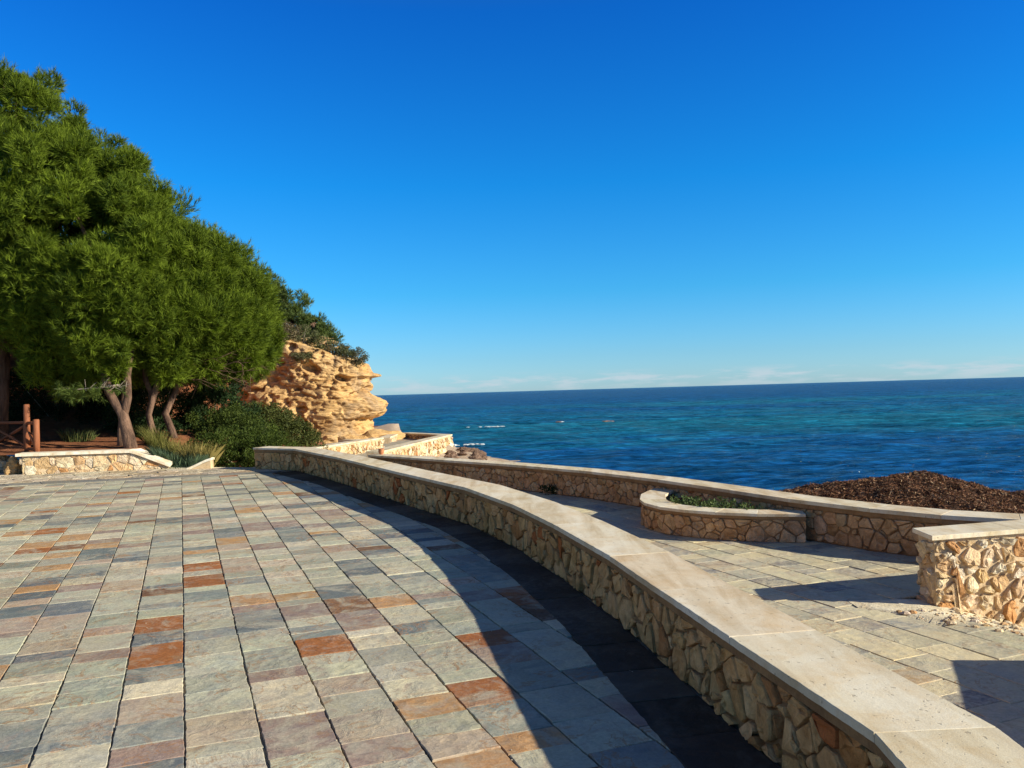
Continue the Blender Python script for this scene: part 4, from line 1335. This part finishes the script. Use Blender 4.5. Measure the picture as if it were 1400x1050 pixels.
shrub('undergrowth_bush', 'shaded bush at the back of the wood behind the timber fence', [(-15.0, 23.2, .2, 1.6, .8, 1.0), (-17.5, 23, .3, 1.6, .8, 1.2)], 260, (.14, .24), 100, .04, (.008, .018, .007), (.025, .045, .015))
shrub('undergrowth_bush', 'near-black bush added to deepen the shade between the twigs and the cliff', [(-9.9, 27.5, -.1, 1.2, 1.0, 1.5), (-11.5, 28.0, .4, 1.5, 1.0, 1.6), (-13.5, 29, 1.0, 1.8, 1.2, 1.5)], 420, (.2, .36), 120, .06, (.008, .018, .008), (.025, .045, .016))  # added bush, its near-black leaves stand in for deep shade under the pines

def grass(name, label, cx, cy, zf, rx, ry, n, h, cA, cB, cat='grass', lean=.35, width=.006, group=None):
    m = n
    an = rng.uniform(0, 6.28, m); rr = np.sqrt(rng.random(m))
    x = cx + np.cos(an) * rr * rx; y = cy + np.sin(an) * rr * ry
    z = np.array([zf(a, b) for a, b in zip(x, y)])
    L_ = h * rng.uniform(.5, 1.15, m)
    d = np.stack([np.cos(an) * rr * lean + rng.normal(0, .16, m), np.sin(an) * rr * lean + rng.normal(0, .16, m), np.ones(m)], -1)
    d /= np.linalg.norm(d, axis=1)[:, None]
    b = np.stack([x, y, z], -1); mid = b + d * (L_ * .55)[:, None]
    tip = b + d * (L_)[:, None] + np.stack([d[:, 0] * L_ * .5, d[:, 1] * L_ * .5, -.12 * L_], -1)
    s = np.stack([rng.normal(size=m), rng.normal(size=m), np.zeros(m)], -1); s /= np.linalg.norm(s, axis=1)[:, None]; s *= width
    V = np.stack([b - s, b + s, mid + s * .7, tip, mid - s * .7], 1).reshape(-1, 3)
    F = np.arange(m * 5).reshape(-1, 5)
    t = rng.random((m, 1))
    o = np_mesh(name, V, F, M_leaf, None, col=np.array(cA) * (1 - t) + np.array(cB) * t)
    tag(o, label, cat, group)
    return o
grass('grass_clump', 'blue green grassy clump at the lower end of the pale wall', -7.2, 17.75, forest, .42, .35, 9000, .42, (.05, .085, .055), (.11, .16, .085), cat='plant', lean=.45, width=.004)
grass('dry_grass', 'tall yellowish dry grass beside the blue green clump', -7.0, 18.3, forest, .42, .35, 2600, .66, (.12, .12, .03), (.34, .27, .10), cat='plant', lean=.25, width=.004)
grass('dry_grass', 'thin yellow green grass under the slim pale trunk', -7.7, 18.3, forest, .4, .3, 1500, .5, (.08, .10, .02), (.22, .20, .06), cat='plant', width=.004)
grass('bank_weed', 'wispy weeds on the red soil bank in the shade', -10.3, 19.6, forest, .35, .3, 260, .35, (.05, .09, .03), (.16, .17, .06), cat='plant')

# plants on the cliff
def ctop(x, y): return interp(x, ZT) - .05
cg = 'shrubs along the cliff edge'
shrub('cliff_shrub', 'brownish dry bush growing next to the big pine crown on the cliff edge', [(-10.6, 39.2, 2.85, .6, .6, .6)], 70, (.14, .24), 60, .05, (.10, .075, .045), (.20, .17, .10), group=cg)
for x, z, rx, rz_, lb, ca, cb in [(-9.9, 2.95, .75, .42, 'grey green shrub on the cliff edge beside the dry bush', (.06, .07, .03), (.15, .16, .08)),
                       (-9.1, 2.55, .55, .34, 'olive shrub midway along the cliff edge', (.05, .065, .025), (.13, .15, .06)),
                       (-8.4, 2.28, .5, .3, 'small grey shrub on the sloping cliff edge', (.07, .075, .04), (.16, .17, .10)),
                       (-7.85, 2.05, .42, .26, 'flat green shrub before the outermost tuft', (.05, .065, .025), (.13, .14, .07)),
                       (-7.25, 1.85, .33, .36, 'outermost tuft of shrub above the cliff nose', (.05, .055, .03), (.12, .12, .07)),
                       (-9.6, 1.85, .42, .16, 'little shrub clinging to a ledge in the cliff face', (.05, .055, .025), (.12, .13, .06))]:
    shrub('cliff_shrub', lb, [(x, 39.4 if z > 1.84 and x != -9.6 else 38.25, z, rx, .6, rz_)], 46, (.1, .18), 60, .04, ca, cb, group=cg)
BG = 'pines on top of the cliff'
for i, (x, y, z, el, lb) in enumerate([
    (-14.6, 47, 2.4, [(-14.3, 47, 6.2, 1.3, 1.3, 1.15), (-13.7, 47, 5.0, 1.2, 1.3, 1.0), (-15.6, 47, 5.4, 1.2, 1.3, 1.2), (-15.2, 47, 4.4, 1.6, 1.3, 1.0)], 'tall rounded pine on the cliff top rising right behind the big crown'),
    (-12.6, 47.5, 2.4, [(-12.6, 47.5, 5.3, .95, 1.1, .95), (-12.9, 47.5, 4.3, 1.2, 1.2, 1.0), (-12.1, 47.5, 3.9, 1.2, 1.2, .8)], 'middle pine on the cliff top with a lumpy crown'),
    (-11.2, 47, 2.2, [(-11.3, 47, 4.3, .6, .8, .55), (-11.0, 47, 3.7, .8, .8, .5), (-10.3, 47, 3.5, .5, .5, .3), (-12, 47, 3.4, 1.0, 1, .6)], 'smallest pine on the cliff top leaning towards the sea')]):
    pine(lb, None, [(tr((x, y, z), (x + .1, y, z + 1), (x, y, z + 2)), [.16, .13, .08])], el, 2.6, [150, 100, 70][i], r=(.22, .4), per=45, nn=8, length=.20, width=.013, colA=(.03, .06, .02), colB=(.17, .225, .06), limbs=5, group=BG)

# plants in the planter
for i, (x, y, lb) in enumerate([(2.42, 11.75, 'low leafy green plant in the rounded end of the planter'), (2.75, 11.35, 'second leafy plant in the planter, nearer the middle'), (3.1, 11.0, 'sparse leafy plant in the shaded end of the planter')]):
    t = empty('bedding_plant'); tag(t, lb, 'plant', 'green plants in the planter bed')
    cs = [(x + random.uniform(-.2, .2), y + random.uniform(-.15, .15), -1.70 + random.uniform(0, .09)) for _ in range(26 - 7 * i)]
    V, F, C = leaves(cs, [.06] * len(cs), 22, .03, (.035, .065, .022), (.12, .16, .06))
    np_mesh('leaves', V, F, M_leaf, t, col=C)

# weed at the foot of the sea wall
t = empty('weed_tuft'); tag(t, 'small dark weed growing at the foot of the shaded sea wall', 'weed')
cs = [(.62 + random.uniform(-.15, .15), 15.9 + random.uniform(-.05, .05), -1.93 + random.uniform(-.04, .06)) for _ in range(10)]
V, F, C = leaves(cs, [.07] * 10, 20, .035, (.02, .035, .012), (.04, .06, .02)); np_mesh('leaves', V, F, M_leaf, t, col=C)

# ------------------------------------------------------------------ timber fence
def post(mb, x, y, z0, z1, r): tube(mb, tr((x, y, z0), (x, y, (z0 + z1) / 2), (x, y, z1 - .02), (x, y, z1)), [r, r, r, r * .8], 14)
fn = empty('timber_fence'); tag(fn, 'reddish brown timber fence with crossed braces at the head of the terrace', 'fence')
PS = [(-9.98, 17.35, -.95, -.30), (-10.35, 17.65, -1.0, .02), (-10.75, 18.3, -1.0, -.40), (-11.9, 18.9, -1.0, -.35)]
for (x, y, a, b) in PS:
    mb = MB(); post(mb, x, y, a - .2, b, .062); mb.build('post', M_wood, fn, smooth=True)
for (p, q) in ((0, 1), (2, 3)):
    a, b = PS[p], PS[q]
    for z0, z1 in ((-.38, -.38), (-.93, -.93)):
        mb = MB(); tube(mb, tr((a[0], a[1], z0), (b[0], b[1], z1)), [.035, .035], 10); mb.build('rail', M_wood, fn, smooth=True)
    for z0, z1, dy in ((-.42, -.9, .03), (-.9, -.42, -.03)):
        mb = MB(); tube(mb, tr((a[0], a[1] + dy, z0), (b[0], b[1] + dy, z1)), [.03, .03], 10); mb.build('brace', M_wood, fn, smooth=True)
mb = MB(); tube(mb, tr((-10.35, 17.65, -.42), (-10.75, 18.3, -.45)), [.033, .033], 10); mb.build('rail', M_wood, fn, smooth=True)
for i, (x, y, r, lb) in enumerate([(-10.25, 17.0, .17, 'rough reddish stone against the end of the pale wall'), (-10.75, 17.5, .16, 'sunlit pale stone at the foot of the fence'), (-10.95, 17.8, .13, 'smaller pale stone behind the sunlit one')]):
    tag(boulder((x, y, terr(x, y) + r * .9), (r, r, r * 1.1), M_rough if i else M_cliff, None, 'loose_stone', sd=90 + i), lb, 'stone')
